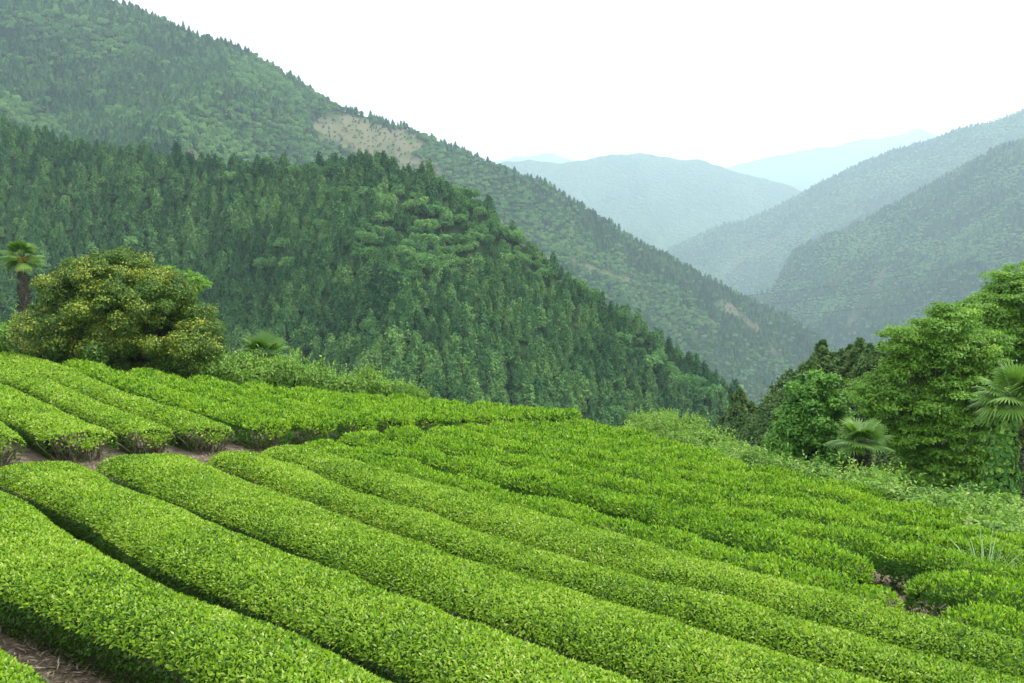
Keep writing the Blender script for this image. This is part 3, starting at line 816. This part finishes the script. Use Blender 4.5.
SIL = np.array([(-200, 340), (0, 348), (200, 366), (400, 388), (520, 402), (640, 413), (700, 440), (760, 470), (1100, 560)], float)
def wood(R, sp, hc, hb, light, bare, individuals=None, **kw):
    P, h, kind = scatter(R, sp, hc, hb, light, bare, **kw)
    var = np.where(kind == 0, rng.integers(0, len(CED), len(P)), len(CED) + rng.integers(0, len(BRO), len(P)))
    wid = rng.uniform(0.80, 1.3, len(P))
    stand = 0.55 * fbm(P[:, 0] / (hc * 7), (P[:, 1] + P[:, 2]) / (hc * 7), 14, 3) + 0.35 * fbm(P[:, 0] / (hc * 2), (P[:, 1] + P[:, 2]) / (hc * 2), 15, 2)
    rot = rng.uniform(0, 6.28, len(P))
    used = np.zeros(len(P), bool)
    if not individuals: stand = 1.2 * stand + np.where(kind == 1, 0.13, -0.06)   # fresh broadleaf stands among old plantations
    if individuals:
        qx, qy, dep = project(P + np.stack([0 * h, 0 * h, h], -1))
        vis = (qx > 4) & (qx < 1020) & (qy < np.interp(qx, SIL[:, 0], SIL[:, 1]) - 7) & ~((qx < 225) & (qy > 275))
        for kk, (nm, lab, cat, grp) in enumerate(individuals):
            c = np.where(vis & (kind == kk))[0]
            c = c[np.argsort(-(h[c] / dep[c]))][:300]
            for i in c:
                o = link(nm, (CED + BRO)[var[i]], None, P[i], rot[i], (h[i] * wid[i], h[i] * wid[i], h[i]))
                tag(o, lab, cat, grp)
                o['stand'] = float(stand[i])
                SRC.setdefault(int(var[i]), o)
            used[c] = True
    P, h, var, wid, rot, stand = P[~used], h[~used], var[~used], wid[~used], rot[~used], stand[~used]
    me = bpy.data.meshes.new('forest')
    me.vertices.add(len(P)); me.vertices.foreach_set('co', P.astype(np.float32).ravel())
    a = me.attributes.new('size', 'FLOAT_VECTOR', 'POINT'); a.data.foreach_set('vector', np.stack([h * wid, h * wid, h], -1).astype(np.float32).ravel())
    a = me.attributes.new('turn', 'FLOAT_VECTOR', 'POINT'); a.data.foreach_set('vector', np.stack([0 * h, 0 * h, rot], -1).astype(np.float32).ravel())
    a = me.attributes.new('stand', 'FLOAT', 'POINT'); a.data.foreach_set('value', stand.astype(np.float32))
    a = me.attributes.new('sort', 'INT', 'POINT'); a.data.foreach_set('value', var.astype(np.int32))
    o = tag(link('forest', me), kind='stuff')
    md = o.modifiers.new('wood', 'NODES')
    md.node_group = NG[0] if NG else NG.append(wood_nodes([SRC[k] for k in range(len(CED) + len(BRO))])) or NG[0]
    print('FOREST', R.name, len(P), used.sum())
SRC, NG = {}, []
wood(R0, 2.7, 6.2, 5.0, LIGHT0, None, [
    ('cedar_tree', 'slender dark green cedar among many alike on the near wooded hillside below the main ridge', 'tree', 'cedars of the near hillside'),
    ('broadleaf_tree', 'round light green broadleaf tree among the dark cedars of the near wooded hillside', 'tree', 'broadleaf trees of the near hillside')], pl=0.02, thin=0.35)
wood(R1, 4.5, 8.2, 6.4, LIGHT1, BARE1, pl=0.10, pb=0.35)
wood(R2, 6.2, 9.5, 6.2, LIGHT2, BARE2, pl=0.1, pb=0.7, x0=640)
wood(R2b, 4.5, 8, 7, [(950, 330, 90, 50, -30)], None, pl=0.2, x0=830)
wood(R3, 9.0, 12, 8.5, LIGHT3, BARE3, pl=0.15, pb=0.8, x0=600)

#@@PART3
# ------------------------------------------------------------------ trees and shrubs beside the field
def spot(px, d):
    """ground point in picture column px at depth d"""
    u = float(ray(px, 300)[0])
    return u * d, d, float(ground_z(u * d, d))
def zat(py, d): return float(ray(512, py)[1]) * d

def limb(s, a, b, r0, r1, wob=0.06, n=6, mat=0):
    a, b = np.array(a, float), np.array(b, float)
    k = np.linspace(0, 1, n)[:, None]
    L = np.linalg.norm(b - a)
    pts = a + (b - a) * k + rng.normal(0, wob * L, (n, 3)) * np.sin(k * np.pi) * 0.5
    s.tube(pts, np.linspace(r0, r1, n), 7, 0.5, mat)

def near_cedar(name, label, px, top, d, wpx, mat, group='dark cedars behind the right field edge', n=26000, dens=1.5, droop=0.15):
    x, y, z = spot(px, d)
    zt = zat(top, d); h = zt - z; R = 1.08 * wpx / F * d
    root = thing(name, label, 'tree', (x, y, z), rng.uniform(0, 6), group)
    s = Soup(); s.tube([(0, 0, -0.3), (0, 0, h * 0.4), (0, 0, h * 0.97)], [0.028 * h, 0.02 * h, 0.004 * h], 8)
    s.build('trunk', [M_BARK], root)
    s = Soup()
    vis = max(0.12, 1 - 140.0 / F * d / h)                      # foliage from low down
    nb = int(90 * dens)
    px_l = d / F
    for k in range(nb):
        f = 1 - (k + rng.random()) / nb * (1 - vis * 0.6)
        th = k * 2.4 + rng.uniform(-0.5, 0.5)
        prof = R * (min(1.0, (1 - f) / 0.55) ** 0.75) * rng.uniform(0.62, 1.12) + 0.05
        dirv = np.array([math.cos(th), math.sin(th), 0])
        m = int(n / nb * (0.35 + 1.3 * prof / R))
        t = np.sqrt(rng.random(m))
        P = np.array([0, 0, f * h]) + dirv * (t * prof)[:, None]
        P[:, 2] += (0.22 * t - 0.30 * t * t) * prof * 1.2 + rng.normal(0, 0.10 * prof + 0.03, m)
        sidev = np.array([-math.sin(th), math.cos(th), 0])
        P = P + sidev * (rng.normal(0, 0.17, m) * (prof * (0.4 + t * 0.7)))[:, None]
        N = dirv * 0.8 + np.array([0, 0, 0.7]) + 0 * P
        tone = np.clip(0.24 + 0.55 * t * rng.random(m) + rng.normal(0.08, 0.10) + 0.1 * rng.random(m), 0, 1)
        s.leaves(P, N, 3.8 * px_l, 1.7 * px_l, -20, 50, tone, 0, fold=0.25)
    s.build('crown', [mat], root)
    return root

def lobed_tree(name, label, cat, px, d, lobes, mat, leaf_px, n, group=None, trunk=0.14, base=None, flat=0.5, up=0.6, tone_sh=0.0, trunk_h=0.35, tip=None):
    """lobes in local metres (x right, y away, z up) with radii; each carries a shell of leaves on its own limb"""
    x, y, z = spot(px, d)
    if base is not None: z = base
    root = thing(name, label, cat, (x, y, z), 0, group)
    zs = np.array([l[2] for l in lobes]); cx = np.mean([l[0] for l in lobes]); 
    fork = np.array([cx * 0.4, 0, max(0.1, zs.max() * trunk_h)])
    s = Soup()
    s.tube([(0, 0, -0.4), tuple(fork * 0.5 + np.array([0.04, 0.02, 0])), tuple(fork)], [trunk, trunk * 0.85, trunk * 0.7], 9)
    for l in lobes[:70]:
        limb(s, fork * rng.uniform(0.6, 1.0), l[:3], trunk * 0.35, trunk * 0.05, 0.10)
    s.build('trunk', [M_BARK], root)
    s = Soup()
    vol = np.array([max(l[3] * l[4], l[3] * l[5]) for l in lobes]); vol = vol / vol.sum()
    for l, v in zip(lobes, vol):
        m = int(n * v)
        c = np.array(l[:3]); r = np.array(l[3:6])
        dd = norm(rng.normal(0, 1, (m, 3)) + np.array([0, 0, up]))
        lump = 0.80 + 0.45 * vnoise(dd[:, 0] * 2.5 + l[0] * 3, dd[:, 1] * 2.5 + dd[:, 2] * 2 + l[1], 9)
        P = c + dd * r * (rng.uniform(0.22, 1.12, m) ** 0.7 * lump)[:, None]
        tn = np.clip(rng.normal(0.45, 0.17, m) + rng.normal(0, 0.10) + tone_sh, 0, 1)
        if tip is not None: tn = tip(P, dd, tn, rng.random(m))
        s.leaves(P, dd + np.array([0, 0, flat]), leaf_px * d / F, leaf_px * 0.55 * d / F, -25, 45, tn, 0, fold=0.15)
    s.build('crown', [mat], root)
    return root

# --- the big evergreen bush with new yellowish tips, on the left
d = 40.6; m_ = d / F
bx0, by0, bz0 = spot(120, d)
ztop = zat(250, d) - bz0
outl = np.array([(18, 345), (22, 318), (34, 298), (50, 280), (68, 268), (86, 262), (102, 256), (116, 250), (132, 256), (150, 264), (168, 273), (186, 284), (202, 298), (215, 315), (223, 333), (222, 350)], float)
def bush_top(xl):
    return np.interp(xl, (outl[:, 0] - 120) * m_, np.array([zat(p, d) for p in outl[:, 1]]) - bz0)
lobes = []
for k in range(460):
    a = rng.uniform(0, 6.283); q = math.sqrt(rng.random())
    xl = 3.92 * q * math.cos(a); yl = 3.2 * q * math.sin(a)
    zt = float(bush_top(xl)) * math.sqrt(max(0.05, 1 - (yl / 3.9) ** 2 * 0.8))
    r = rng.uniform(0.24, 0.70)
    zl = max(0.38, zt - r * 0.72 + rng.normal(0, 0.17) - (rng.random() < 0.35) * rng.uniform(0.2, 0.55 * max(zt, 0.1)))
    if q > 0.72 or k % 4 == 0: zl = rng.uniform(0.15, max(0.3, zl))
    pull = 0.80 + 0.20 * min(1.0, zl / 1.5)
    lobes.append((xl * 0.965 * pull, yl * pull, zl, r, r, r * 0.72))
def tips(P, dd, tn, u):
    patch = vnoise(P[:, 0] * 1.1 + 5, P[:, 2] * 1.4 + P[:, 1], 33)
    y = (u < 0.54 * smooth(0.30, 0.70, patch)) & (dd[:, 2] > -0.05) & (P[:, 2] > 1.2)
    return np.where(y, 0.72 + 0.28 * rng.random(len(u)), tn * 0.95)
lobed_tree('evergreen_tree', 'big dome-shaped evergreen tree with yellowish new leaf tips above the upper tea rows', 'tree', 120, d, lobes, M_CAMEL, 2.5, 350000, trunk=0.20, up=0.25, flat=0.25, trunk_h=0.2, tip=tips)
lb = [(rng.normal(0, 0.8), rng.normal(0, 0.5), zat(268, 47) - spot(168, 47)[2] - rng.uniform(0.0, 2.4), 0.5, 0.5, 0.35) for k in range(34)]
lobed_tree('broadleaf_tree', 'fresh light green tree peeping out behind the right shoulder of the dome-shaped evergreen', 'tree', 168, 47, lb, M_MAPLE, 3.6, 16000, trunk=0.10)

# --- trees beyond the right edge of the field
near_cedar('cedar_tree', 'small pointed dark cedar, leftmost of those rising behind the right field edge', 742, 391, 60, 40, M_CEDARB)
near_cedar('cedar_tree', 'low dark cedar, second from the left behind the right field edge', 766, 412, 57, 46, M_CEDAR)
near_cedar('cedar_tree', 'broad dark cedar left of the bright green broadleaf tree', 793, 372, 55, 66, M_CEDARB, n=24000)
near_cedar('cedar_tree', 'dark cedar standing between the broad cedar and the tall pointed one', 815, 358, 58, 48, M_CEDAR)
near_cedar('cedar_tree', 'tall pointed dark cedar rising directly above the bright green broadleaf tree', 824, 342, 60, 38, M_CEDAR)
near_cedar('cedar_tree', 'yellowish green cedar behind the tall pointed one', 843, 351, 62, 52, M_CEDARB)
near_cedar('cedar_tree', 'dark narrow cedar top left of the dense brownish cedar', 861, 339, 59, 34, M_CEDAR)
near_cedar('cedar_tree', 'dark cedar top just above and behind the dense brownish cedar', 884, 344, 50, 46, M_CEDAR)
for px_, tp_, d_, w_, lab_ in ((755, 405, 63, 40, 'dark cedar just behind the two leftmost cedars at the right field edge'),
                               (779, 389, 61, 46, 'dark cedar filling the gap left of the broad dark cedar'),
                               (806, 365, 62, 46, 'dark cedar filling the gap right of the broad dark cedar'),
                               (836, 354, 64, 46, 'dark cedar half hidden right of the tall pointed cedar'),
                               (852, 347, 63, 44, 'cedar half hidden between the yellowish cedar and the dark narrow one'),
                               (872, 346, 56, 44, 'cedar half hidden right of the dark narrow one'),
                               (897, 340, 56, 50, 'dark cedar top half hidden by the layered front maple')):
    near_cedar('cedar_tree', lab_, px_, tp_, d_, w_, M_CEDAR if px_ % 2 else M_CEDARB)
near_cedar('cedar_tree', 'dense brownish green cedar between the bright broadleaf tree and the layered maple', 878, 352, 40, 50, M_CEDARB, n=30000, dens=1.6)

def crown_lobes(px, d, pts, r0, r1, k, flat=0.8, depth=1.0):
    """lobes filling an outline given as picture-space circles (column, row, radius in pixels) turned into metres"""
    x, y, z = spot(px, d); m = d / F; L = []
    for cxp, cyp, rp in pts:
        for q in range(max(2, int(k * (rp / 20.0) ** 2))):
            a, e = rng.uniform(0, 6.283), math.sqrt(rng.random())
            r = rng.uniform(r0, r1)
            L.append(((cxp - px) * m + e * rp * m * math.cos(a), rng.uniform(-1, 1) * depth * rp * m, zat(cyp, d) - z + e * rp * m * math.sin(a), r, r, r * flat))
    return L
lb = crown_lobes(817, 35, [(818, 402, 20), (820, 425, 28), (802, 428, 20), (838, 415, 14), (812, 386, 9), (816, 452, 36), (790, 440, 16), (826, 394, 18), (796, 420, 14), (842, 430, 16)], 0.22, 0.42, 17, 0.6, 0.9)
lobed_tree('broadleaf_tree', 'bright fresh green broadleaf tree between the dark cedars beyond the field edge', 'tree', 817, 35, lb, M_BRIGHT, 4.0, 60000, tone_sh=0.12, trunk=0.11, flat=0.9, trunk_h=0.3)

def maple(label, px, d, pads, n, leaf_px):
    L = []
    x, y, z = spot(px, d); m = d / F
    for cxp, cyp, wp, k in pads:
        cxp, cyp, wp = cxp + rng.normal(0, 5), cyp + rng.normal(0, 5), wp * rng.uniform(0.8, 1.15)
        for q in range(int(k * 4.0)):                                       # small loose sprays at all heights, gaps between them
            a, e = rng.uniform(0, 6.283), math.sqrt(rng.random())
            r = rng.uniform(0.20, 0.46) * d / 32.0
            L.append(((cxp - px) * m + e * wp * m * math.cos(a), e * max(wp, 30) * m * math.sin(a), zat(cyp + rng.uniform(-15, 15), d) - z - 0.06 * (e * wp * m) ** 1.5,
                      r * rng.uniform(0.9, 1.5), r, r * rng.uniform(0.22, 0.5)))
    return lobed_tree('maple_tree', label, 'tree', px, d, L, M_MAPLE, leaf_px, n, trunk=0.16, flat=0.8, up=0.5, trunk_h=0.45)
maple('layered green maple tree with flat tiers of leaves in front of the taller maple', 938, 32,
      [(925, 330, 13, 5), (906, 346, 14, 5), (896, 374, 15, 6), (894, 402, 16, 6), (950, 328, 18, 7), (985, 352, 26, 9), (990, 385, 30, 9), (1000, 415, 30, 9), (916, 348, 22, 8), (962, 338, 22, 7), (972, 356, 30, 9), (940, 352, 34, 9), (925, 368, 36, 11), (950, 376, 42, 11), (922, 392, 38, 12), (955, 402, 46, 13), (925, 418, 40, 13), (960, 428, 48, 14), (930, 442, 42, 12), (965, 452, 48, 13), (945, 470, 50, 13), (985, 474, 40, 10), (925, 460, 26, 7)], 200000, 3.1)
maple('tall maple tree at the right picture edge with airy spreading tiers', 1012, 37,
      [(1035, 276, 26, 7), (1022, 294, 34, 9), (1050, 296, 46, 12), (1002, 312, 34, 12), (985, 314, 26, 9), (966, 328, 18, 7), (1035, 318, 56, 15), (988, 334, 40, 12), (1040, 334, 60, 14), (1000, 350, 52, 14), (1045, 360, 60, 12), (985, 372, 44, 12), (1030, 385, 60, 14), (990, 400, 40, 10), (1040, 415, 60, 12), (1010, 440, 60, 14)], 200000, 3.1)
lb = [(rng.uniform(-5, 5), rng.uniform(-1.5, 1.5), rng.uniform(0.4, 3.0), 0.8, 0.7, 0.5) for k in range(46)]
lobed_tree('bush', 'dark shady thicket under the maples behind the field edge', 'bush', 962, 35, lb, M_CEDAR, 5, 16000, trunk=0.07)

# --- fan palms
def fronds(s, c, n, R, pet, e0, e1, lw, tone_sh=0.0, nl=20, spread=115, mat=0):
    c = np.array(c, float)
    for k in range(n):
        az = k * 2.399 + rng.uniform(-0.3, 0.3)
        el = math.radians(rng.uniform(e0, e1))
        dv = np.array([math.cos(az) * math.cos(el), math.sin(az) * math.cos(el), math.sin(el)])
        sag = np.array([0, 0, -0.12 * pet])
        hub = c + dv * pet + sag
        kk = np.linspace(0, 1, 5)[:, None]
        s.tube(c + dv * pet * kk + sag * kk ** 2, 0.012, 4, 0.35, mat)
        dv2 = norm((dv + np.array([0, 0, -0.35]))[None])[0]
        sd_ = norm(np.cross(dv2, np.array([0, 0, 1.0]))[None])[0]
        nv = np.cross(sd_, dv2)
        t0_ = np.clip(rng.normal(0.5, 0.15) + tone_sh, 0.05, 0.95)
        for q in range(nl):
            a = math.radians((q / (nl - 1) * 2 - 1) * spread)
            ld = dv2 * math.cos(a) + sd_ * math.sin(a) + nv * 0.12 * math.cos(a * 2)
            Lq = R * (0.72 + 0.28 * math.cos(a)) * rng.uniform(0.9, 1.06)
            wv = np.cross(ld, nv)
            pts = []
            for f, wf in ((0.0, 0.25), (0.35, 1.0), (0.7, 0.8), (1.0, 0.06)):
                ctr = hub + ld * Lq * f + np.array([0, 0, -1.0]) * Lq * 0.38 * max(0, f - 0.35) ** 1.6
                pts.append([ctr - wv * lw * wf * 0.5, ctr + nv * lw * 0.25 * wf, ctr + wv * lw * wf * 0.5])
            s.grid(np.array(pts), float(np.clip(t0_ + rng.normal(0, 0.07), 0, 1)), mat)

def palm(label, px, d, top_py, rad_px, trunk_r, n, lean=0.0, dry=True, e0=-35, e1=75, base_drop=0.0, group=None, flowers=True):
    x, y, z = spot(px, d); m = d / F
    hz = zat(top_py, d) - z
    root = thing('fan_palm', label, 'palm', (x, y, z), rng.uniform(0, 6), group)
    s = Soup()
    if hz > 1.2:
        zz = np.linspace(-0.3, hz, 16)
        pts = np.stack([lean * zz / hz, 0 * zz, zz], -1)
        s.tube(pts, trunk_r * (0.85 + 0.2 * rng.random(16)) * np.linspace(0.8, 1.1, 16), 10)
        nn = 700
        a = rng.uniform(0, 6.283, nn); q = rng.uniform(0.25, 1.0, nn)
        P = np.stack([lean * q + trunk_r * np.cos(a), trunk_r * np.sin(a), q * hz], -1)
        N = np.stack([np.cos(a), np.sin(a), 0 * a - 0.5], -1)
        s.leaves(P, N, 0.30, 0.05, -10, 40, rng.uniform(0, 1, nn), 0)
    else:
        s.tube([(0, 0, -0.2), (0, 0, max(0.2, hz * 0.8))], [trunk_r, trunk_r * 0.8], 8)
    s.build('trunk', [M_FIBRE], root)
    s = Soup(); R = rad_px * m
    fronds(s, (lean, 0, hz), n, R * 0.60, R * 0.52, e0, e1, R * 0.052, nl=24)
    s.build('fronds', [M_PALM], root)
    if dry:
        s = Soup(); fronds(s, (lean, 0, hz - 0.08), 5, R * 0.34, R * 0.30, -75, -45, R * 0.07, nl=12, spread=50)
        nn = 260 if flowers else 3; a = rng.uniform(0, 6.283, nn)
        P = np.stack([lean + 0.20 * np.cos(a), 0.20 * np.sin(a), hz - rng.uniform(0.02, 0.25, nn)], -1)
        s.leaves(P, np.stack([np.cos(a), np.sin(a), 0.2 + 0 * a], -1), 0.14, 0.06, -20, 40, rng.uniform(0.3, 1, nn))
        s.build('flower_clusters' if flowers else 'dry_fronds', [M_PALMDRY], root)
    return root
palm('tall fan palm with shaggy brown trunk and yellow flowers beside the dome-shaped evergreen', 24, 44, 257, 21, 0.14, 30, e0=-30, e1=80)
palm('low fan palm among the shrubs right of the dome-shaped evergreen', 262, 42, 356, 30, 0.14, 16, dry=False, e0=5, e1=75)
palm('low pale fan palm in front of the dense brownish cedar', 866, 28, 444, 34, 0.09, 22, dry=False, e0=0, e1=70)
palm('fan palm with ivy-clad trunk at the right picture edge', 1020, 24.5, 398, 42, 0.15, 30, flowers=False)
# ivy round the palm's trunk
x, y, z = spot(1012, 24.2)
hz = zat(408, 24.2) - z
s = Soup()
n = 3800
q = rng.random(n) ** 1.2; a = rng.uniform(0, 6.283, n)
r = 0.20 + 0.30 * (1 - q) ** 2 + 0.14 * vnoise(a * 2, q * 9, 4)
P = np.stack([r * np.cos(a) * 1.1 - 0.12 + 0.12 * q, r * np.sin(a), q * hz], -1)
s.leaves(P, np.stack([np.cos(a), np.sin(a), 0.3 + 0 * a], -1), 0.13, 0.11, -40, 25, np.clip(rng.normal(0.45, 0.18, n) + 0.4 * (q > 0.45) * (rng.random(n) < 0.35), 0, 1))
n = 2600
dd = norm(rng.normal(0, 1, (n, 3)) + np.array([0, 0, 0.4])); P = np.array([-0.75, 0.15, 0.35]) + dd * np.array([0.75, 0.5, 0.62]) * rng.uniform(0.8, 1.0, (n, 1))
s.leaves(P, dd, 0.13, 0.11, -30, 25, np.clip(rng.normal(0.42, 0.15, n), 0, 1))
root = thing('ivy', 'ivy climbing the palm trunk at the right and heaped at its foot', 'ivy', (x, y, z))
s.build('leaves', [M_IVY], root)
s = Soup()
for k in range(5):
    a = rng.uniform(0, 6.283); s.tube([(0.19 * math.cos(a + t_), 0.19 * math.sin(a + t_), t_ / 2.4 * hz - 0.05) for t_ in np.linspace(0, 2.4, 9)], 0.014, 5)
s.build('stems', [M_TWIG], root)

# --- shrubs and weeds along the edge of the field
def shrub_mesh(seed, R, h, n, L):
    global rng
    rng = np.random.default_rng(seed)
    s = Soup(); w = Soup()
    for k in range(11):
        a, e = rng.uniform(0, 6.283), rng.random() ** 0.5
        c = np.array([R * 0.6 * e * math.cos(a), R * 0.6 * e * math.sin(a), h * rng.uniform(0.35, 0.75)])
        r = np.array([R * 0.42, R * 0.42, h * 0.30]) * rng.uniform(0.7, 1.15)
        m = n // 11
        dd = norm(rng.normal(0, 1, (m, 3)) + np.array([0, 0, 0.5]))
        P = c + dd * r * rng.uniform(0.6, 1.15, (m, 1))
        s.leaves(P, dd + np.array([0, 0, 0.5]), L * 0.8, L * 0.52, -30, 50, np.clip(rng.normal(0.45, 0.2, m) + rng.normal(0, 0.08), 0, 1))
        limb(w, (0.05 * math.cos(a), 0.05 * math.sin(a), -0.1), c, 0.02, 0.006, 0.1)
    m = n // 7                                                              # long shoots that stick out
    for k in range(m // 26):
        a = rng.uniform(0, 6.283); e = rng.random() ** 0.5 * R * 0.8
        t = np.linspace(0.1, 1, 9)[:, None]
        P = np.array([e * math.cos(a), e * math.sin(a), h * 0.6]) + np.array([0.25 * math.cos(a), 0.25 * math.sin(a), 0.5 * h]) * t * rng.uniform(0.6, 1.2)
        s.leaves(P, np.array([[0, 0, 1.0]]) + 0 * P, L, L * 0.42, 10, 60, np.clip(rng.normal(0.6, 0.15, 9), 0, 1))
    return s.mesh('shrub', [M_WEED]), w.mesh('shrub', [M_TWIG])
SHR = [shrub_mesh(300 + k, 1.0, 1.0, 4200, 0.12) for k in range(5)]
rng = np.random.default_rng(5)
def shrub(px, d, rad, h, label, group, v=None):
    x, y, z = spot(px, d)
    a, b = SHR[rng.integers(0, 5) if v is None else v]
    root = thing('shrub', label, 'shrub', (x, y, z), rng.uniform(0, 6), group)
    for nm, me in (('leaves', a), ('stems', b)):
        o = link(nm, me, root); o.scale = (rad, rad, h)
for px, tp, d, rp in [(4, 326, 42.5, 20), (34, 312, 44.0, 26), (20, 340, 42.0, 14), (206, 351, 40.6, 14), (222, 361, 40.1, 14), (236, 351, 40.6, 16), (252, 361, 39.6, 16), (278, 355, 40.6, 18), (296, 359, 40.2, 17), (314, 366, 40.0, 15),
                      (330, 371, 40.0, 15), (346, 374, 39.9, 15), (360, 376, 39.9, 13), (374, 368, 40.6, 10), (386, 378, 39.9, 13), (402, 382, 39.8, 12), (416, 387, 39.6, 9)]:
    x, y, z = spot(px, d)
    shrub(px, d, rp * d / F * 1.7, max(0.5, (zat(tp, d) - z) * 0.95), 'leafy green shrub in the row behind the upper tea rows, near the dome-shaped evergreen', 'shrubs behind the upper field')
for px, tp, d, rp in [(640, 417, 38, 12), (655, 415, 36, 17), (672, 414, 34.5, 20), (690, 420, 33, 20), (706, 428, 31.5, 18), (722, 437, 30.5, 17), (738, 444, 29.5, 16), (660, 428, 32.5, 13), (680, 436, 30.5, 14), (650, 424, 34, 10)]:
    x, y, z = spot(px, d)
    shrub(px, d, rp * d / F * 1.2, max(0.5, (zat(tp, d) - z) * 1.02), 'pale green shrub on the mound at the far right corner of the field', 'shrubs on the far corner mound')
k = 0
edge_pts = []
for (ax, ay), (bx, by) in zip(EDGE[9:17], EDGE[10:18]):
    nn_ = max(1, int(math.hypot(bx - ax, by - ay) / 0.85))
    edge_pts += [(ax + (bx - ax) * q / nn_, ay + (by - ay) * q / nn_) for q in range(nn_)]
for ex, ey in edge_pts:
    for q in range(3):
        xx, yy = ex + 0.15 + q * 0.5 + rng.normal(0, 0.2), ey + 0.1 + q * 0.5 + rng.normal(0, 0.3)
        if yy < 11 or yy > 38: continue
        px = 512 + F * xx / yy
        hh = rng.choice([0.25, 0.4, 0.55, 0.8]) * rng.uniform(0.85, 1.2) + 0.06 * q
        shrub(px, yy, rng.uniform(0.6, 0.95), hh, 'weedy pale green shrub in the tangled strip along the right field edge', 'shrubs along the right field edge')

# --- pampas tuft, dead grass, bare twigs, cables
def tuft(name, label, cat, px, py, hgt, n, mat, wid=0.02):
    g = on_top(px, py, -0.35)
    x, y = float(g[0]), float(g[1]); z = float(ground_z(x, y))
    s = Soup()
    for k in range(n):
        a = rng.uniform(0, 6.283); L = hgt * rng.uniform(0.6, 1.15); ln = rng.uniform(0.15, 0.75)
        dv = np.array([math.cos(a), math.sin(a), 0]); sd_ = np.array([-math.sin(a), math.cos(a), 0])
        pts = []
        for f in np.linspace(0, 1, 6):
            c = dv * (0.06 + L * ln * f ** 1.5) + np.array([0, 0, L * (f - 0.45 * ln * f ** 3)])
            w = wid * (1 - f) ** 0.6 + 0.002
            pts.append([c - sd_ * w * 0.5, c + sd_ * w * 0.5])
        s.grid(np.array(pts), float(rng.random()))
    return tag(s.build(name, [mat], None, (x, y, z)), label, cat)
tuft('grass_tuft', 'pale tuft of long grass blades standing up out of the unclipped tea at the right', 'grass tuft', 985, 590, 1.15, 70, M_PAMPAS, 0.022)
tuft('grass_tuft', 'single dry straw-coloured grass tuft at the far corner mound of the field', 'grass tuft', 646, 438, 1.3, 14, M_STRAW, 0.03)

def litter(pts, n, mat, name, L=0.095):
    s = Soup()
    pts = np.asarray(pts, float)
    i = rng.integers(0, len(pts), n)
    xy = pts[i, :2] + rng.normal(0, 1, (n, 2)) * pts[i, 2:3]
    z = ground_z(xy[:, 0], xy[:, 1]) + rng.uniform(0.005, 0.035, n)
    P = np.concatenate([xy, z[:, None]], -1)
    s.leaves(P, np.tile(np.array([[0, 0, 1.0]]), (n, 1)), L, L * 0.14, -8, 18, rng.random(n) ** 1.3)
    return tag(s.build(name, [mat]), kind='stuff')
lp = [(float(x) + dx, float(y), 0.55) for x, y in PATH[:6] for dx in (0.0, 0.7)]
lp += [(float(a), float(b), 0.4) for a, b in zip(np.linspace(-8, -1, 12), np.interp(np.linspace(-8, -1, 12), PATH[:, 0], PATH[:, 1]))]
gA = on_top(np.array([5, 40, 75, 100]), np.array([640, 655, 675, 690]), -0.6)
lp += [(float(a) + 0.2, float(b), 0.35) for a, b in gA]
gB = on_top(np.array([905, 915, 930, 945]), np.array([596, 604, 608, 612]), -0.6)
lp += [(float(a), float(b), 0.28) for a, b in gB] * 2
litter(lp, 14000, M_STRAW, 'dry_straw_litter')

def cable(label, a, b, r, sag, grp):
    t = np.linspace(0, 1, 60)[:, None]
    A = np.array([float(ray(a[0], a[1])[0]) * a[2], a[2], float(ray(a[0], a[1])[1]) * a[2]])
    B = np.array([float(ray(b[0], b[1])[0]) * b[2], b[2], float(ray(b[0], b[1])[1]) * b[2]])
    P = A + (B - A) * t - np.array([0, 0, 1]) * sag * 4 * t * (1 - t)
    s = Soup(); s.tube(P, r, 5)
    return tag(s.build('power_cable', [M_WIRE]), label, 'power cable', grp)
cable('uppermost thin dark power cable strung across the misty right valley', (1180, 218, 900), (690, 300, 1250), 0.16, 12, 'cables across the valley')
cable('thin dark power cable strung across the right valley, just below the uppermost one', (1180, 236, 890), (690, 309, 1240), 0.13, 12, 'cables across the valley')
cable('lowest of the thin power cables strung across the misty right valley', (1180, 262, 880), (690, 318, 1230), 0.13, 12, 'cables across the valley')
cable('thin pale cable passing low in front of the leftmost dark cedars', (690, 435, 50), (830, 446, 50), 0.02, 0.15, None)
